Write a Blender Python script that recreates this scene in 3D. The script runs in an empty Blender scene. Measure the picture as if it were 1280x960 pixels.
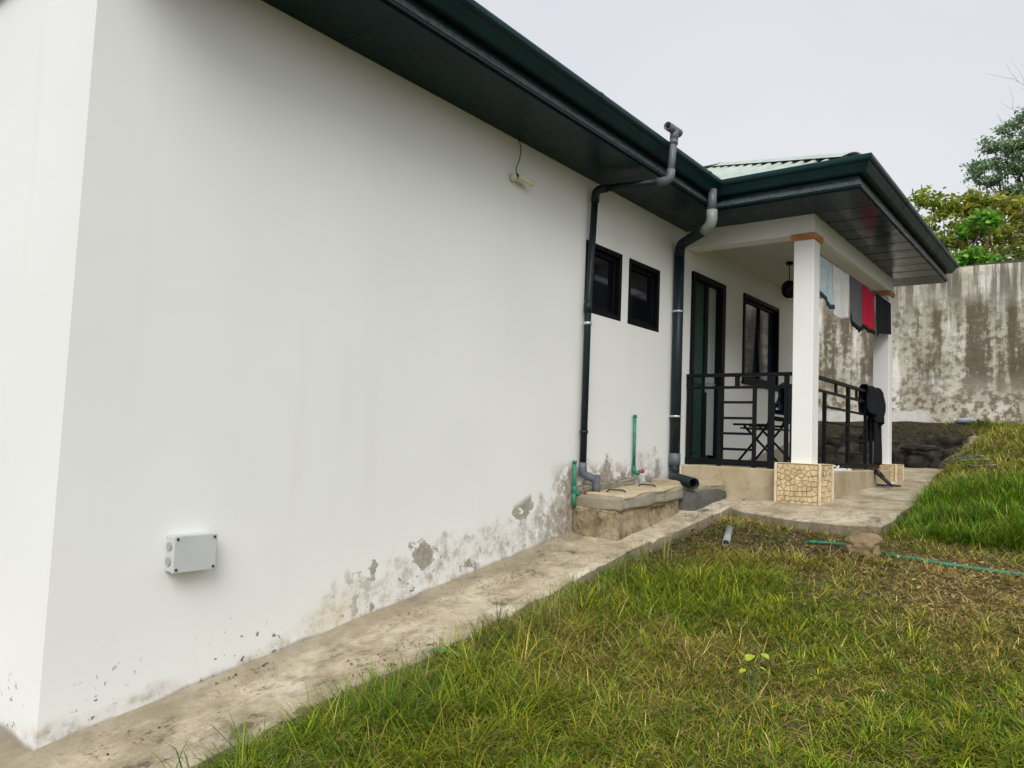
import bpy, bmesh, math, random
import numpy as np
from mathutils import Vector, Matrix, noise
R = math.radians
SC = bpy.context.scene
COL = SC.collection

# ------------------------------------------------------------------ camera
CAM_Z = 1.40
yaw, pitch, roll = R(-37.893), R(4.173), R(2.324)
fw = Vector((math.sin(yaw)*math.cos(pitch), math.cos(yaw)*math.cos(pitch), math.sin(pitch)))
r0 = Vector((math.cos(yaw), -math.sin(yaw), 0)); u0 = r0.cross(fw)
rt = r0*math.cos(roll) + u0*math.sin(roll); up = u0*math.cos(roll) - r0*math.sin(roll)
cd = bpy.data.cameras.new("camera"); cam = bpy.data.objects.new("camera", cd); COL.objects.link(cam)
cam.matrix_world = Matrix(((rt.x, up.x, -fw.x, 3.613), (rt.y, up.y, -fw.y, 0.0), (rt.z, up.z, -fw.z, CAM_Z), (0, 0, 0, 1)))
cd.sensor_fit = 'HORIZONTAL'; cd.sensor_width = 36.0; cd.lens = 970.0/1280*36
cd.clip_start = 0.05; cd.clip_end = 500
SC.camera = cam

# ------------------------------------------------------------------ overcast sky, one soft sun
SUN_EL, SUN_AZ = R(43), R(146)      # azimuth clockwise from +Y
w = bpy.data.worlds.new("World"); SC.world = w; w.use_nodes = True
wn = w.node_tree; wn.nodes.clear()
sky = wn.nodes.new('ShaderNodeTexSky'); sky.sky_type = 'NISHITA'; sky.sun_disc = False
sky.sun_elevation = SUN_EL; sky.sun_rotation = SUN_AZ; sky.dust_density = 6; sky.air_density = 1.5
hs = wn.nodes.new('ShaderNodeHueSaturation'); hs.inputs['Saturation'].default_value = .22
bg1 = wn.nodes.new('ShaderNodeBackground'); bg1.inputs[1].default_value = .05
bg2 = wn.nodes.new('ShaderNodeBackground'); bg2.inputs[1].default_value = .50
tc = wn.nodes.new('ShaderNodeTexCoord'); nz = wn.nodes.new('ShaderNodeTexNoise'); nz.inputs['Scale'].default_value = 2.6
nz.inputs['Detail'].default_value = 3
rp = wn.nodes.new('ShaderNodeValToRGB')
rp.color_ramp.elements[0].position = .3; rp.color_ramp.elements[0].color = (.84, .88, .98, 1)
rp.color_ramp.elements[1].position = .75; rp.color_ramp.elements[1].color = (1.0, .985, 1.0, 1)
ad = wn.nodes.new('ShaderNodeAddShader'); wo = wn.nodes.new('ShaderNodeOutputWorld')
L = wn.links.new
L(sky.outputs[0], hs.inputs['Color']); L(hs.outputs[0], bg1.inputs[0]); L(tc.outputs['Generated'], nz.inputs['Vector'])
L(nz.outputs[0], rp.inputs[0]); L(rp.outputs[0], bg2.inputs[0]); L(bg1.outputs[0], ad.inputs[0]); L(bg2.outputs[0], ad.inputs[1])
L(ad.outputs[0], wo.inputs[0])
sd = bpy.data.lights.new("sun", 'SUN'); sun = bpy.data.objects.new("sun", sd); COL.objects.link(sun)
sd.energy = 1.5; sd.angle = R(38); sd.color = (1, .985, .955)
sdir = Vector((math.sin(SUN_AZ)*math.cos(SUN_EL), math.cos(SUN_AZ)*math.cos(SUN_EL), math.sin(SUN_EL)))
sun.rotation_euler = sdir.to_track_quat('Z', 'Y').to_euler(); sun.location = (8, -8, 12)
vs = SC.view_settings
vs.view_transform = 'Standard'; vs.look = 'None'; vs.exposure = 0.32; vs.gamma = 1; vs.use_curve_mapping = False

SC.cycles.max_bounces = 6; SC.cycles.diffuse_bounces = 3; SC.cycles.glossy_bounces = 3; SC.cycles.transmission_bounces = 3
rng = random.Random(7); NR = np.random.default_rng(11)

# ------------------------------------------------------------------ material helpers
class NT:
    def __init__(s, name):
        s.m = bpy.data.materials.new(name); s.m.use_nodes = True; s.t = s.m.node_tree
        s.b = s.t.nodes['Principled BSDF']; s.o = s.t.nodes['Material Output']
        s._tc = None
    def n(s, typ, **kw):
        x = s.t.nodes.new(typ)
        for k, v in kw.items():
            if hasattr(x, k): setattr(x, k, v)
            else: x.inputs[k].default_value = v
        return x
    def l(s, a, b): s.t.links.new(a, b)
    def co(s, scale=(1, 1, 1), loc=(0, 0, 0)):
        if s._tc is None:
            g = s.n('ShaderNodeNewGeometry'); s._tc = g.outputs['Position']
        mp = s.n('ShaderNodeMapping'); mp.inputs['Scale'].default_value = scale; mp.inputs['Location'].default_value = loc
        s.l(s._tc, mp.inputs['Vector']); return mp.outputs[0]
    def noise(s, scale, detail=4, rough=.55, st=(1, 1, 1), loc=(0, 0, 0), dist=0):
        x = s.n('ShaderNodeTexNoise'); x.inputs['Scale'].default_value = scale; x.inputs['Detail'].default_value = detail
        x.inputs['Roughness'].default_value = rough; x.inputs['Distortion'].default_value = dist
        s.l(s.co(st, loc), x.inputs['Vector']); return x.outputs[0]
    def voro(s, scale, feature='F1', st=(1, 1, 1)):
        x = s.n('ShaderNodeTexVoronoi'); x.feature = feature; x.inputs['Scale'].default_value = scale
        s.l(s.co(st), x.inputs['Vector']); return x.outputs[0]
    def ramp(s, fac, stops):
        x = s.n('ShaderNodeValToRGB'); e = x.color_ramp.elements
        while len(e) < len(stops): e.new(.5)
        for q, (p, c) in zip(e, stops):
            q.position = p; q.color = (c, c, c, 1) if not isinstance(c, tuple) else (*c, 1)
        s.l(fac, x.inputs[0]); return x.outputs[0]
    def mix(s, fac, a, b, mode='MIX'):
        x = s.n('ShaderNodeMix'); x.data_type = 'RGBA'; x.blend_type = mode
        for k, v in ((0, fac), (6, a), (7, b)):
            if isinstance(v, tuple): x.inputs[k].default_value = (*v, 1)
            elif isinstance(v, (int, float)): x.inputs[k].default_value = v
            else: s.l(v, x.inputs[k])
        return x.outputs[2]
    def math(s, op, a, b=0., c=0.):
        x = s.n('ShaderNodeMath'); x.operation = op
        for k, v in enumerate((a, b, c)):
            if isinstance(v, (int, float)): x.inputs[k].default_value = v
            else: s.l(v, x.inputs[k])
        return x.outputs[0]
    def sep(s):
        s.co(); x = s.n('ShaderNodeSeparateXYZ'); s.l(s._tc, x.inputs[0]); return x.outputs
    def maprange(s, v, a, b, c=0., d=1.):
        x = s.n('ShaderNodeMapRange'); x.interpolation_type = 'SMOOTHSTEP'
        for k, q in zip((1, 2, 3, 4), (a, b, c, d)):
            if isinstance(q, (int, float)): x.inputs[k].default_value = q
            else: s.l(q, x.inputs[k])
        s.l(v, x.inputs[0]); return x.outputs[0]
    def bump(s, h, strength=.3, dist=.01):
        x = s.n('ShaderNodeBump'); x.inputs['Strength'].default_value = strength; x.inputs['Distance'].default_value = dist
        s.l(h, x.inputs['Height']); s.l(x.outputs[0], s.b.inputs['Normal'])
    def color(s, c):
        if isinstance(c, tuple): s.b.inputs['Base Color'].default_value = (*c, 1)
        else: s.l(c, s.b.inputs['Base Color'])
    def rough(s, r, spec=.5, metal=0.):
        if isinstance(r, (int, float)): s.b.inputs['Roughness'].default_value = r
        else: s.l(r, s.b.inputs['Roughness'])
        s.b.inputs['Specular IOR Level'].default_value = spec; s.b.inputs['Metallic'].default_value = metal

def simple(name, col, rough=.6, var=.25, scale=8, bump=.1, spec=.4, metal=0., bscale=60):
    t = NT(name); n = t.noise(scale, 5)
    dk = tuple(max(0, c*(1-var)) for c in col); lt = tuple(min(1, c*(1+var)) for c in col)
    t.color(t.ramp(n, [(.3, dk), (.7, lt)])); t.rough(rough, spec, metal)
    if bump: t.bump(t.noise(bscale, 4), bump, .004)
    return t.m

# house paint with damp, peeling foot
def mat_wall():
    t = NT("white_wall_paint"); xyz = t.sep(); Y, Z = xyz[1], xyz[2]
    base = t.math('MULTIPLY_ADD', Y, .157, -.231)
    h = t.math('SUBTRACT', Z, base)                       # height above the apron
    big = t.noise(.8, 3); col = t.ramp(big, [(.3, (.745, .76, .735)), (.7, (.795, .808, .785))])
    # faint vertical run marks
    runs = t.noise(3, 3, .5, (1, 1.2, .12)); col = t.mix(t.maprange(runs, .58, .8, 0, .16), col, (.60, .59, .54))
    # damp band: reaches higher between Y 3 and 6
    hi = t.math('MULTIPLY', t.maprange(Y, 2.6, 3.3), .26)
    hi = t.math('ADD', hi, t.math('MULTIPLY', t.maprange(Y, 4.6, 5.5), .20))
    hi = t.math('ADD', hi, .10)
    nz = t.noise(3.2, 6, .6)
    lim = t.math('MULTIPLY', hi, t.math('MULTIPLY_ADD', nz, 2.2, -.25))
    band = t.maprange(t.math('SUBTRACT', lim, h), -.02, .05)
    blotch = t.noise(9, 10, .74)
    patch = t.ramp(blotch, [(.30, (.26, .23, .18)), (.40, (.47, .44, .38)), (.50, (.68, .67, .63)), (.60, (.76, .76, .75)), (.74, (.83, .83, .83))])
    near = t.maprange(Y, 7.3, 7.0)
    band = t.math('MULTIPLY', band, near)
    dirty = t.math('MULTIPLY', t.maprange(Y, 4.7, 5.4), t.maprange(h, .40, .22))
    patch = t.mix(t.math('MULTIPLY', dirty, t.maprange(blotch, .62, .46)), patch, (.27, .245, .20))
    col = t.mix(t.math('MULTIPLY', band, .95), col, patch)
    # yellowish tide near the left limit of the damp
    tide = t.math('MULTIPLY', t.maprange(t.math('ABSOLUTE', t.math('SUBTRACT', Y, 3.05)), .35, .0), t.maprange(h, .33, .08))
    col = t.mix(t.math('MULTIPLY', tide, .45), col, (.66, .59, .40))
    # render showing where paint has flaked off
    fl = t.noise(3.4, 8, .62, loc=(3, 1.7, 4))
    flim = t.math('SUBTRACT', t.math('MULTIPLY', hi, 1.05), h)
    flm = t.math('MULTIPLY', t.maprange(fl, .575, .59), t.maprange(flim, -.03, .04))
    flm = t.math('MULTIPLY', flm, t.math('MULTIPLY', near, t.maprange(Y, 2.9, 3.4)))
    grey = t.ramp(t.noise(24, 5), [(.3, (.24, .22, .18)), (.7, (.42, .39, .33))])
    col = t.mix(flm, col, grey)
    # flaking around the drain chamber
    dY = t.math('MULTIPLY', t.maprange(Y, 5.15, 5.45), t.maprange(Y, 6.75, 6.3))
    dz = t.math('MULTIPLY', dY, t.maprange(Z, 1.27, 1.12))
    dm = t.math('MULTIPLY', dz, t.maprange(t.noise(5.5, 6, .6, loc=(0, 3, 1)), .47, .50))
    col = t.mix(dm, col, t.ramp(t.noise(20, 5), [(.35, (.22, .18, .14)), (.65, (.46, .41, .34))]))
    # dark pits
    pit = t.noise(26, 3, .5); clus = t.noise(2.2, 2, loc=(9, 2, 5))
    pm = t.math('MULTIPLY', t.maprange(pit, .635, .665), t.maprange(clus, .46, .58))
    pm = t.math('MULTIPLY', pm, t.math('MULTIPLY', near, t.maprange(h, .42, .05)))
    col = t.mix(pm, col, (.16, .14, .11))
    # dirt line where wall meets apron
    dl = t.math('MULTIPLY', t.maprange(t.math('ADD', h, t.math('MULTIPLY', nz, .09)), .085, .05), .85)
    col = t.mix(dl, col, (.24, .22, .175))
    t.color(col); t.rough(.62, .3)
    hb = t.math('ADD', t.math('MULTIPLY', t.noise(90, 4), .25), t.math('MULTIPLY', t.noise(2.5, 3), .5))
    hb = t.math('SUBTRACT', hb, t.math('MULTIPLY', flm, .7))
    hb = t.math('SUBTRACT', hb, t.math('MULTIPLY', t.math('MULTIPLY', band, blotch), .5))
    t.bump(hb, .35, .006)
    return t.m

def mat_concrete(name, cols, dark=(.10, .085, .06), dk0=.60, dk1=.72, scale=3.):
    t = NT(name); a = t.noise(scale, 8, .62); b = t.noise(scale*6, 6, .65, loc=(4, 2, 1))
    n = len(cols); col = t.ramp(a, [(.28+.44*i/(n-1), c) for i, c in enumerate(cols)])
    col = t.mix(t.maprange(b, .50, .66, 0, .35), col, tuple(c*.62 for c in cols[0]))
    st = t.noise(scale*1.7, 9, .72, loc=(7, 1, 3), dist=.6)
    col = t.mix(t.maprange(st, dk0, dk1, 0, .75), col, dark)
    fine = t.noise(140, 3); col = t.mix(t.maprange(fine, .60, .75, 0, .30), col, tuple(c*.5 for c in cols[0]))
    t.color(col); t.rough(.9, .2)
    hb = t.math('ADD', t.math('MULTIPLY', b, .6), t.math('MULTIPLY', fine, .3)); t.bump(hb, .6, .01)
    return t.m

def mat_boundary():
    t = NT("mouldy_render"); xyz = t.sep(); X, Z = xyz[0], xyz[2]
    a = t.noise(1.5, 8, .66); f = t.noise(9, 9, .74, loc=(2, 5, 1))
    s1 = t.noise(2.3, 6, .62, (1.3, 1, .11), loc=(1.5, 0, .4)); s2 = t.noise(6.5, 6, .65, (1.4, 1, .09), loc=(3, 0, 2))
    col = t.ramp(a, [(.32, (.34, .31, .235)), (.5, (.49, .46, .375)), (.66, (.69, .67, .61))])
    col = t.mix(t.maprange(f, .50, .66, 0, .5), col, (.27, .225, .15))
    # rain streaks from the coping
    tz = t.maprange(Z, 3.2, 4.5)
    col = t.mix(t.math('MULTIPLY', t.maprange(s2, .38, .56, 0, .9), tz), col, (.115, .10, .075))
    col = t.mix(t.maprange(s1, .43, .36, 0, .75), col, (.78, .77, .72))
    # mould in upright patches half way up
    e = t.math('ADD', s1, t.math('MULTIPLY_ADD', f, .55, -.275))
    mb = t.math('MULTIPLY', t.maprange(Z, 2.2, 2.9), t.maprange(t.math('ADD', Z, t.math('MULTIPLY', a, .6)), 4.55, 4.15))
    col = t.mix(t.math('MULTIPLY', t.maprange(e, .41, .56), t.math('MULTIPLY', mb, .94)), col, t.ramp(f, [(.35, (.055, .043, .026)), (.7, (.17, .14, .09))]))
    lb = t.math('MULTIPLY', t.maprange(Z, 2.85, 2.3), t.maprange(f, .45, .56))
    col = t.mix(t.math('MULTIPLY', lb, .8), col, (.13, .095, .055))
    # newer render at the foot beside the porch
    wx = t.math('MULTIPLY', t.maprange(t.math('ADD', X, t.math('MULTIPLY', f, .5)), 1.45, 1.30), t.maprange(t.math('ADD', Z, t.math('MULTIPLY', a, .3)), 2.36, 2.30))
    col = t.mix(t.math('MULTIPLY', wx, .9), col, t.ramp(f, [(.35, (.50, .48, .42)), (.6, (.68, .68, .66))]))
    t.color(col); t.rough(.92, .2); t.bump(t.math('ADD', f, t.math('MULTIPLY', t.noise(50, 4), .4)), .7, .02)
    return t.m

def mat_green_metal(name, col, r0=.22, r1=.42, dirt=.35, spec=.5):
    t = NT(name); a = t.noise(2.5, 6, .65); b = t.noise(12, 6, .7, loc=(1, 4, 2))
    c = t.ramp(a, [(.3, tuple(q*.8 for q in col)), (.7, tuple(q*1.2 for q in col))])
    c = t.mix(t.maprange(b, .54, .70, 0, dirt), c, (.10, .11, .105))
    t.color(c); t.rough(t.ramp(b, [(.35, r0), (.65, r1)]), spec); t.bump(t.noise(3.5, 3, .5), .25, .01)
    return t.m

def mat_attr(name, rough=.55, trans=.25, spec=.3):
    t = NT(name); at = t.n('ShaderNodeAttribute'); at.attribute_name = "Col"
    t.color(at.outputs['Color']); t.rough(rough, spec)
    if trans:
        tr = t.n('ShaderNodeBsdfTranslucent'); t.l(at.outputs['Color'], tr.inputs['Color'])
        mx = t.n('ShaderNodeMixShader'); mx.inputs[0].default_value = trans
        t.l(t.b.outputs[0], mx.inputs[1]); t.l(tr.outputs[0], mx.inputs[2]); t.l(mx.outputs[0], t.o.inputs['Surface'])
    return t.m

def mat_soil():
    t = NT("soil_and_thatch"); a = t.noise(1.3, 6, .6); b = t.noise(22, 8, .7); c2 = t.noise(5, 5, .6, loc=(3, 3, 1))
    col = t.ramp(b, [(.30, (.040, .029, .016)), (.5, (.115, .088, .045)), (.70, (.25, .20, .105))])
    gr = t.ramp(b, [(.35, (.02, .024, .008)), (.65, (.09, .09, .028))])
    col = t.mix(t.maprange(c2, .40, .55, 0, .8), col, gr)
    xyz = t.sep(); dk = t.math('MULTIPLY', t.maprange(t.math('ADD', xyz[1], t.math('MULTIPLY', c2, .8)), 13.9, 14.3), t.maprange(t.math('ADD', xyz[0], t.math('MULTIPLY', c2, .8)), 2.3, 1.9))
    col = t.mix(t.math('MULTIPLY', dk, .9), col, t.ramp(b, [(.35, (.014, .012, .008)), (.65, (.06, .05, .034))]))   # cut earth coloured near-black towards the boundary wall
    t.color(col); t.rough(.95, .15); t.bump(b, .9, .03)
    return t.m

M = {}
M['wall'] = mat_wall()
M['white'] = simple("white_pillar_paint", (.77, .77, .755), .6, .04, 1.5, .12, .3)
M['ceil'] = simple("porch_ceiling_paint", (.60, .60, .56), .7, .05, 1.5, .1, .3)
def mat_apron():
    t = NT("worn_concrete"); xyz = t.sep(); X, Y = xyz[0], xyz[1]
    a = t.noise(2.2, 8, .64); b = t.noise(15, 8, .7, loc=(4, 2, 1)); st = t.noise(3.8, 10, .74, (1.35, .9, 1), loc=(7, 1, 3), dist=.2)
    col = t.ramp(a, [(.30, (.31, .255, .17)), (.48, (.45, .385, .27)), (.66, (.59, .535, .42))])
    col = t.mix(t.maprange(b, .47, .63, 0, .45), col, (.27, .20, .12))
    col = t.mix(t.maprange(st, .46, .58, 0, .5), col, (.22, .185, .125))
    col = t.mix(t.maprange(st, .575, .65, 0, .75), col, (.075, .062, .042))
    lich = t.math('MULTIPLY', t.maprange(t.noise(34, 6, .7, (1.6, .8, 1)), .56, .64), t.maprange(t.noise(2.6, 4, .6, loc=(5, 8, 2)), .50, .62))
    col = t.mix(t.math('MULTIPLY', lich, .85), col, (.06, .048, .032))
    foot = t.math('MULTIPLY', t.maprange(t.math('ADD', X, t.math('MULTIPLY', a, .3)), .36, .22), t.maprange(Y, 7.2, 6.9))
    col = t.mix(t.math('MULTIPLY', foot, .6), col, (.24, .205, .145))
    fine = t.noise(150, 3); col = t.mix(t.maprange(fine, .58, .75, 0, .4), col, (.16, .12, .075))
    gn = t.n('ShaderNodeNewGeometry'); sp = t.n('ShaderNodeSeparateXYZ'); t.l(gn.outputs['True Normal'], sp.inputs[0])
    side = t.maprange(sp.outputs[2], .75, .35)          # steep faces of the slab, coloured darker than the top
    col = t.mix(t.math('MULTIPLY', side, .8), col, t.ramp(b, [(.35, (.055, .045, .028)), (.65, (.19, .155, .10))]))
    t.color(col); t.rough(.9, .2); t.bump(t.math('ADD', b, t.math('MULTIPLY', fine, .3)), .8, .012)
    return t.m
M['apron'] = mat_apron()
M['slab'] = mat_concrete("porch_slab_concrete", [(.32, .25, .14), (.42, .35, .23), (.50, .45, .34)], dk0=.64, dk1=.8, scale=1.6)
M['lid'] = mat_concrete("chamber_lid_concrete", [(.36, .29, .18), (.46, .385, .255), (.52, .45, .32)], dk0=.58, dk1=.75)
M['lidside'] = mat_concrete("chamber_render", [(.20, .175, .125), (.29, .265, .20), (.38, .35, .28)], dk0=.52, dk1=.7)
M['rubble'] = mat_concrete("rubble_concrete", [(.16, .12, .07), (.30, .24, .14), (.42, .37, .27)], dark=(.05, .042, .03), dk0=.5, dk1=.66, scale=6)
M['wetcon'] = mat_concrete("wet_dark_concrete", [(.07, .07, .065), (.11, .11, .10), (.17, .165, .15)], dark=(.04, .04, .035), dk0=.5, dk1=.7)
M['boundary'] = mat_boundary()
M['coping'] = mat_concrete("mossy_coping", [(.05, .05, .04), (.10, .095, .08), (.18, .175, .155)], dark=(.03, .033, .018), dk0=.5, dk1=.65)
M['gutter'] = mat_green_metal("dark_green_gutter", (.005, .027, .030), .35, .5, .06, .16)
def mat_fascia():
    t = NT("dark_green_fascia"); xyz = t.sep(); b = t.noise(7, 7, .68, (1, 1, 1)); c = t.noise(26, 5, .7)
    dust = t.math('MULTIPLY', t.maprange(t.math('ADD', xyz[2], t.math('MULTIPLY_ADD', b, .10, -.05)), 3.815, 3.785), t.maprange(xyz[2], 3.742, 3.752))   # splashed dust on the drip edge
    col = t.mix(t.math('MULTIPLY', dust, t.maprange(c, .30, .65, .35, .9)), (.005, .019, .021), (.085, .105, .11))
    t.color(col); t.rough(t.ramp(b, [(.35, .22), (.65, .45)]), .25); return t.m
M['fascia'] = mat_fascia()
M['soffit'] = mat_green_metal("dark_green_soffit", (.004, .021, .023), .25, .36, 0, .12)
M['soffitgloss'] = mat_green_metal("glossy_green_soffit", (.004, .018, .020), .14, .26, 0, .2)
M['roof'] = mat_green_metal("pale_green_roof_sheet", (.38, .44, .39), .4, .6, .2)
M['pipe'] = mat_green_metal("painted_dark_pipe", (.008, .017, .020), .35, .55, .2, .3)
M['pvc'] = simple("grey_pvc", (.115, .128, .145), .42, .2, 9, .05, .35)
M['pvcl'] = simple("light_grey_pvc", (.24, .27, .255), .45, .2, 9, .05, .4)
M['clip'] = simple("galvanised_clip", (.55, .56, .56), .35, .15, 20, .05, .5, .6)
M['greenpipe'] = simple("green_water_pipe", (.022, .20, .125), .5, .35, 14, .05, .4)
M['redtap'] = simple("red_tap_handle", (.30, .055, .04), .5, .2, 20, .05)
M['frame'] = simple("black_window_frame", (.003, .004, .006), .5, .2, 6, .03, .12)
M['glass'] = simple("dark_window_glass", (.003, .005, .008), .06, .2, 2, 0, .3)
M['glassblue'] = simple("sky_tinted_window_glass", (.018, .034, .066), .04, .25, 2, 0, .8)  # blue tint puts the sky's reflection into the base colour
M['door'] = simple("dark_green_door", (.004, .036, .031), .42, .2, 3, .06, .25)
M['litgap'] = simple("pale_lit_gap", (.34, .38, .35), .3, .08, 3, 0, .5)  # pale colour stands for a lit room inside the door
M['metal'] = simple("steel_handle", (.5, .5, .5), .3, .1, 20, 0, .5, .9)
M['rail'] = simple("black_railing_paint", (.004, .005, .007), .45, .25, 12, .06, .2)
M['brick'] = simple("terracotta_cap", (.46, .20, .075), .75, .25, 9, .25, .3)
M['stone'] = simple("buff_cladding_stone", (.57, .45, .27), .8, .25, 14, .4, .3)
M['stone2'] = simple("pale_cladding_stone", (.60, .48, .29), .8, .2, 14, .4, .3)
M['stone3'] = simple("ochre_cladding_stone", (.54, .40, .22), .8, .25, 14, .4, .3)
M['mortar'] = simple("cladding_joint", (.40, .285, .15), .9, .3, 16, .3, .2)
M['edgestone'] = simple("cladding_edge_trim", (.62, .52, .36), .8, .15, 11, .3, .3)
M['boxgrey'] = simple("grey_plastic_box", (.50, .525, .515), .45, .06, 5, .04, .45)
M['boxrub'] = simple("grey_rubber_grommet", (.33, .34, .33), .6, .1, 5, .04, .3)
M['screw'] = simple("dark_screw", (.05, .05, .05), .5, .1, 5, 0)
M['cream'] = simple("cream_lampholder", (.70, .67, .50), .4, .1, 9, .03)
M['wire'] = simple("black_cable", (.02, .02, .02), .5, .1, 9, 0)
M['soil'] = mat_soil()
M['rock'] = mat_concrete("field_stone", [(.15, .11, .06), (.24, .18, .10), (.33, .26, .16)], scale=5)
M['darkrock'] = mat_concrete("black_bank_stone", [(.016, .014, .011), (.032, .028, .021), (.075, .068, .052)], dark=(.02, .02, .014), scale=4)
M['leaf'] = mat_attr("leaf", .5, .35, .35)
M['grass'] = mat_attr("grass_blade", .6, .16, .08)
M['litter'] = mat_attr("dead_leaf", .8, .1, .2)
M['bark'] = simple("bark", (.13, .105, .08), .9, .3, 12, .4, .2)
M['twig'] = simple("pale_twig", (.34, .31, .29), .9, .2, 12, .2, .2)
def cloth_mat(name, c): return simple(name, c, .9, .12, 14, .15, .15, 0, 220)
M['c_blue'] = cloth_mat("pale_blue_cotton", (.47, .56, .60)); M['c_white'] = cloth_mat("off_white_cotton", (.68, .68, .65))
M['c_grey'] = cloth_mat("slate_grey_cotton", (.12, .12, .14)); M['c_red'] = cloth_mat("crimson_cotton", (.46, .012, .045))
M['c_black'] = cloth_mat("black_cotton", (.011, .012, .015)); M['c_navy'] = cloth_mat("navy_cotton", (.018, .038, .075))
M['hem'] = cloth_mat("dark_hem", (.03, .06, .085))
M['line'] = simple("clothes_line_cord", (.12, .12, .12), .7, .1, 9, 0)
M['black_rubber'] = simple("black_rubber", (.010, .010, .011), .45, .15, 9, .05)
M['white_rubber'] = simple("white_rubber", (.72, .72, .72), .5, .08, 9, .05)

# ------------------------------------------------------------------ object helpers
def obj(name, me, mat, parent=None, smooth=False):
    if isinstance(me, bmesh.types.BMesh):
        bm = me; bmesh.ops.recalc_face_normals(bm, faces=bm.faces[:])
        me = bpy.data.meshes.new(name); bm.to_mesh(me); bm.free()
    o = bpy.data.objects.new(name, me); COL.objects.link(o)
    if mat is not None and len(me.materials) == 0: me.materials.append(M[mat] if isinstance(mat, str) else mat)
    if smooth:
        for p in me.polygons: p.use_smooth = True
    if parent is not None: o.parent = parent
    return o
def thing(name, label, cat, group=None, loc=(0, 0, 0)):
    o = bpy.data.objects.new(name, None); COL.objects.link(o); o.empty_display_size = .1
    return tag(o, label, cat, group)
def tag(o, label, cat, group=None, kind=None):
    if label: o['label'] = label
    if cat: o['category'] = cat
    if group: o['group'] = group
    if kind: o['kind'] = kind
    return o
def struct(o, kind='structure', label=None):
    o['kind'] = kind
    if label: o['label'] = label
    return o
def bbox(x0, x1, y0, y1, z0, z1, bev=0., bm=None, seg=1):
    own = bm is None
    if own: bm = bmesh.new()
    vs_ = [bm.verts.new((x, y, z)) for x in (x0, x1) for y in (y0, y1) for z in (z0, z1)]
    fs = [bm.faces.new([vs_[i] for i in f]) for f in ((0, 1, 3, 2), (4, 6, 7, 5), (0, 4, 5, 1), (2, 3, 7, 6), (0, 2, 6, 4), (1, 5, 7, 3))]
    if bev:
        es = list({e for f in fs for e in f.edges})
        bmesh.ops.bevel(bm, geom=es, offset=bev, segments=seg, affect='EDGES', profile=.6)
    return bm
def box(name, x0, x1, y0, y1, z0, z1, mat, parent=None, bev=.003):
    return obj(name, bbox(x0, x1, y0, y1, z0, z1, bev), mat, parent)
def tube(path, r, seg=12, bm=None, caps=True, radii=None, hollow=0.):
    """round tube along a polyline"""
    if bm is None: bm = bmesh.new()
    P_ = [Vector(p) for p in path]; n = len(P_); rings = []; prev = None
    for i, p in enumerate(P_):
        d = (P_[min(i+1, n-1)] - P_[max(i-1, 0)]).normalized()
        if prev is None: a = d.orthogonal().normalized()
        else: a = (prev - d*prev.dot(d)).normalized()
        prev = a; b = d.cross(a); rr = radii[i] if radii else r
        rings.append([bm.verts.new(p + (a*math.cos(2*math.pi*k/seg) + b*math.sin(2*math.pi*k/seg))*rr) for k in range(seg)])
    for q in range(n-1):
        for k in range(seg):
            bm.faces.new((rings[q][k], rings[q][(k+1) % seg], rings[q+1][(k+1) % seg], rings[q+1][k]))
    if caps:
        bm.faces.new(rings[0][::-1])
        if hollow:
            d = (P_[-1]-P_[-2]).normalized(); c = P_[-1]
            inner = [bm.verts.new(c + (v.co-c)*hollow) for v in rings[-1]]
            deep = [bm.verts.new(v.co - d*min(.15, (P_[-1]-P_[0]).length*.8)) for v in inner]
            for k in range(seg):
                k2 = (k+1) % seg
                bm.faces.new((rings[-1][k], rings[-1][k2], inner[k2], inner[k])); bm.faces.new((inner[k], inner[k2], deep[k2], deep[k]))
            bm.faces.new(deep)
        else: bm.faces.new(rings[-1])
    return bm
def bend(pts, rad=.06, n=6):
    """polyline with rounded corners"""
    P_ = [Vector(p) for p in pts]; out = [P_[0]]
    for a, b, c in zip(P_, P_[1:], P_[2:]):
        u = (a-b); v = (c-b); rr = min(rad, u.length*.49, v.length*.49); s = b+u.normalized()*rr; e = b+v.normalized()*rr
        for k in range(n+1):
            t_ = k/n; out.append(s*(1-t_)**2 + b*2*t_*(1-t_) + e*t_*t_)
    out.append(P_[-1]); return out
def sweep(name, prof, pts, i, mat, parent):
    """extrude a closed (outward, z) profile along segment i of a plan polyline, mitred with its neighbours"""
    def nrm(a, b): d = Vector((b[0]-a[0], b[1]-a[1])).normalized(); return Vector((d.y, -d.x))
    n = nrm(pts[i], pts[i+1]); ends = []
    for k, j in ((i, i-1), (i+1, i+1)):
        if 0 <= j and j+1 < len(pts): m = nrm(pts[j], pts[j+1]); b = (n+m); b = b/b.dot(n)
        else: b = n
        ends.append([(pts[k][0]+b.x*o_, pts[k][1]+b.y*o_, z) for o_, z in prof])
    bm = bmesh.new(); A = [bm.verts.new(p) for p in ends[0]]; B = [bm.verts.new(p) for p in ends[1]]; q = len(prof)
    for k in range(q): bm.faces.new((A[k], A[(k+1) % q], B[(k+1) % q], B[k]))
    bm.faces.new(A[::-1]); bm.faces.new(B)
    return obj(name, bm, mat, parent)
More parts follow.
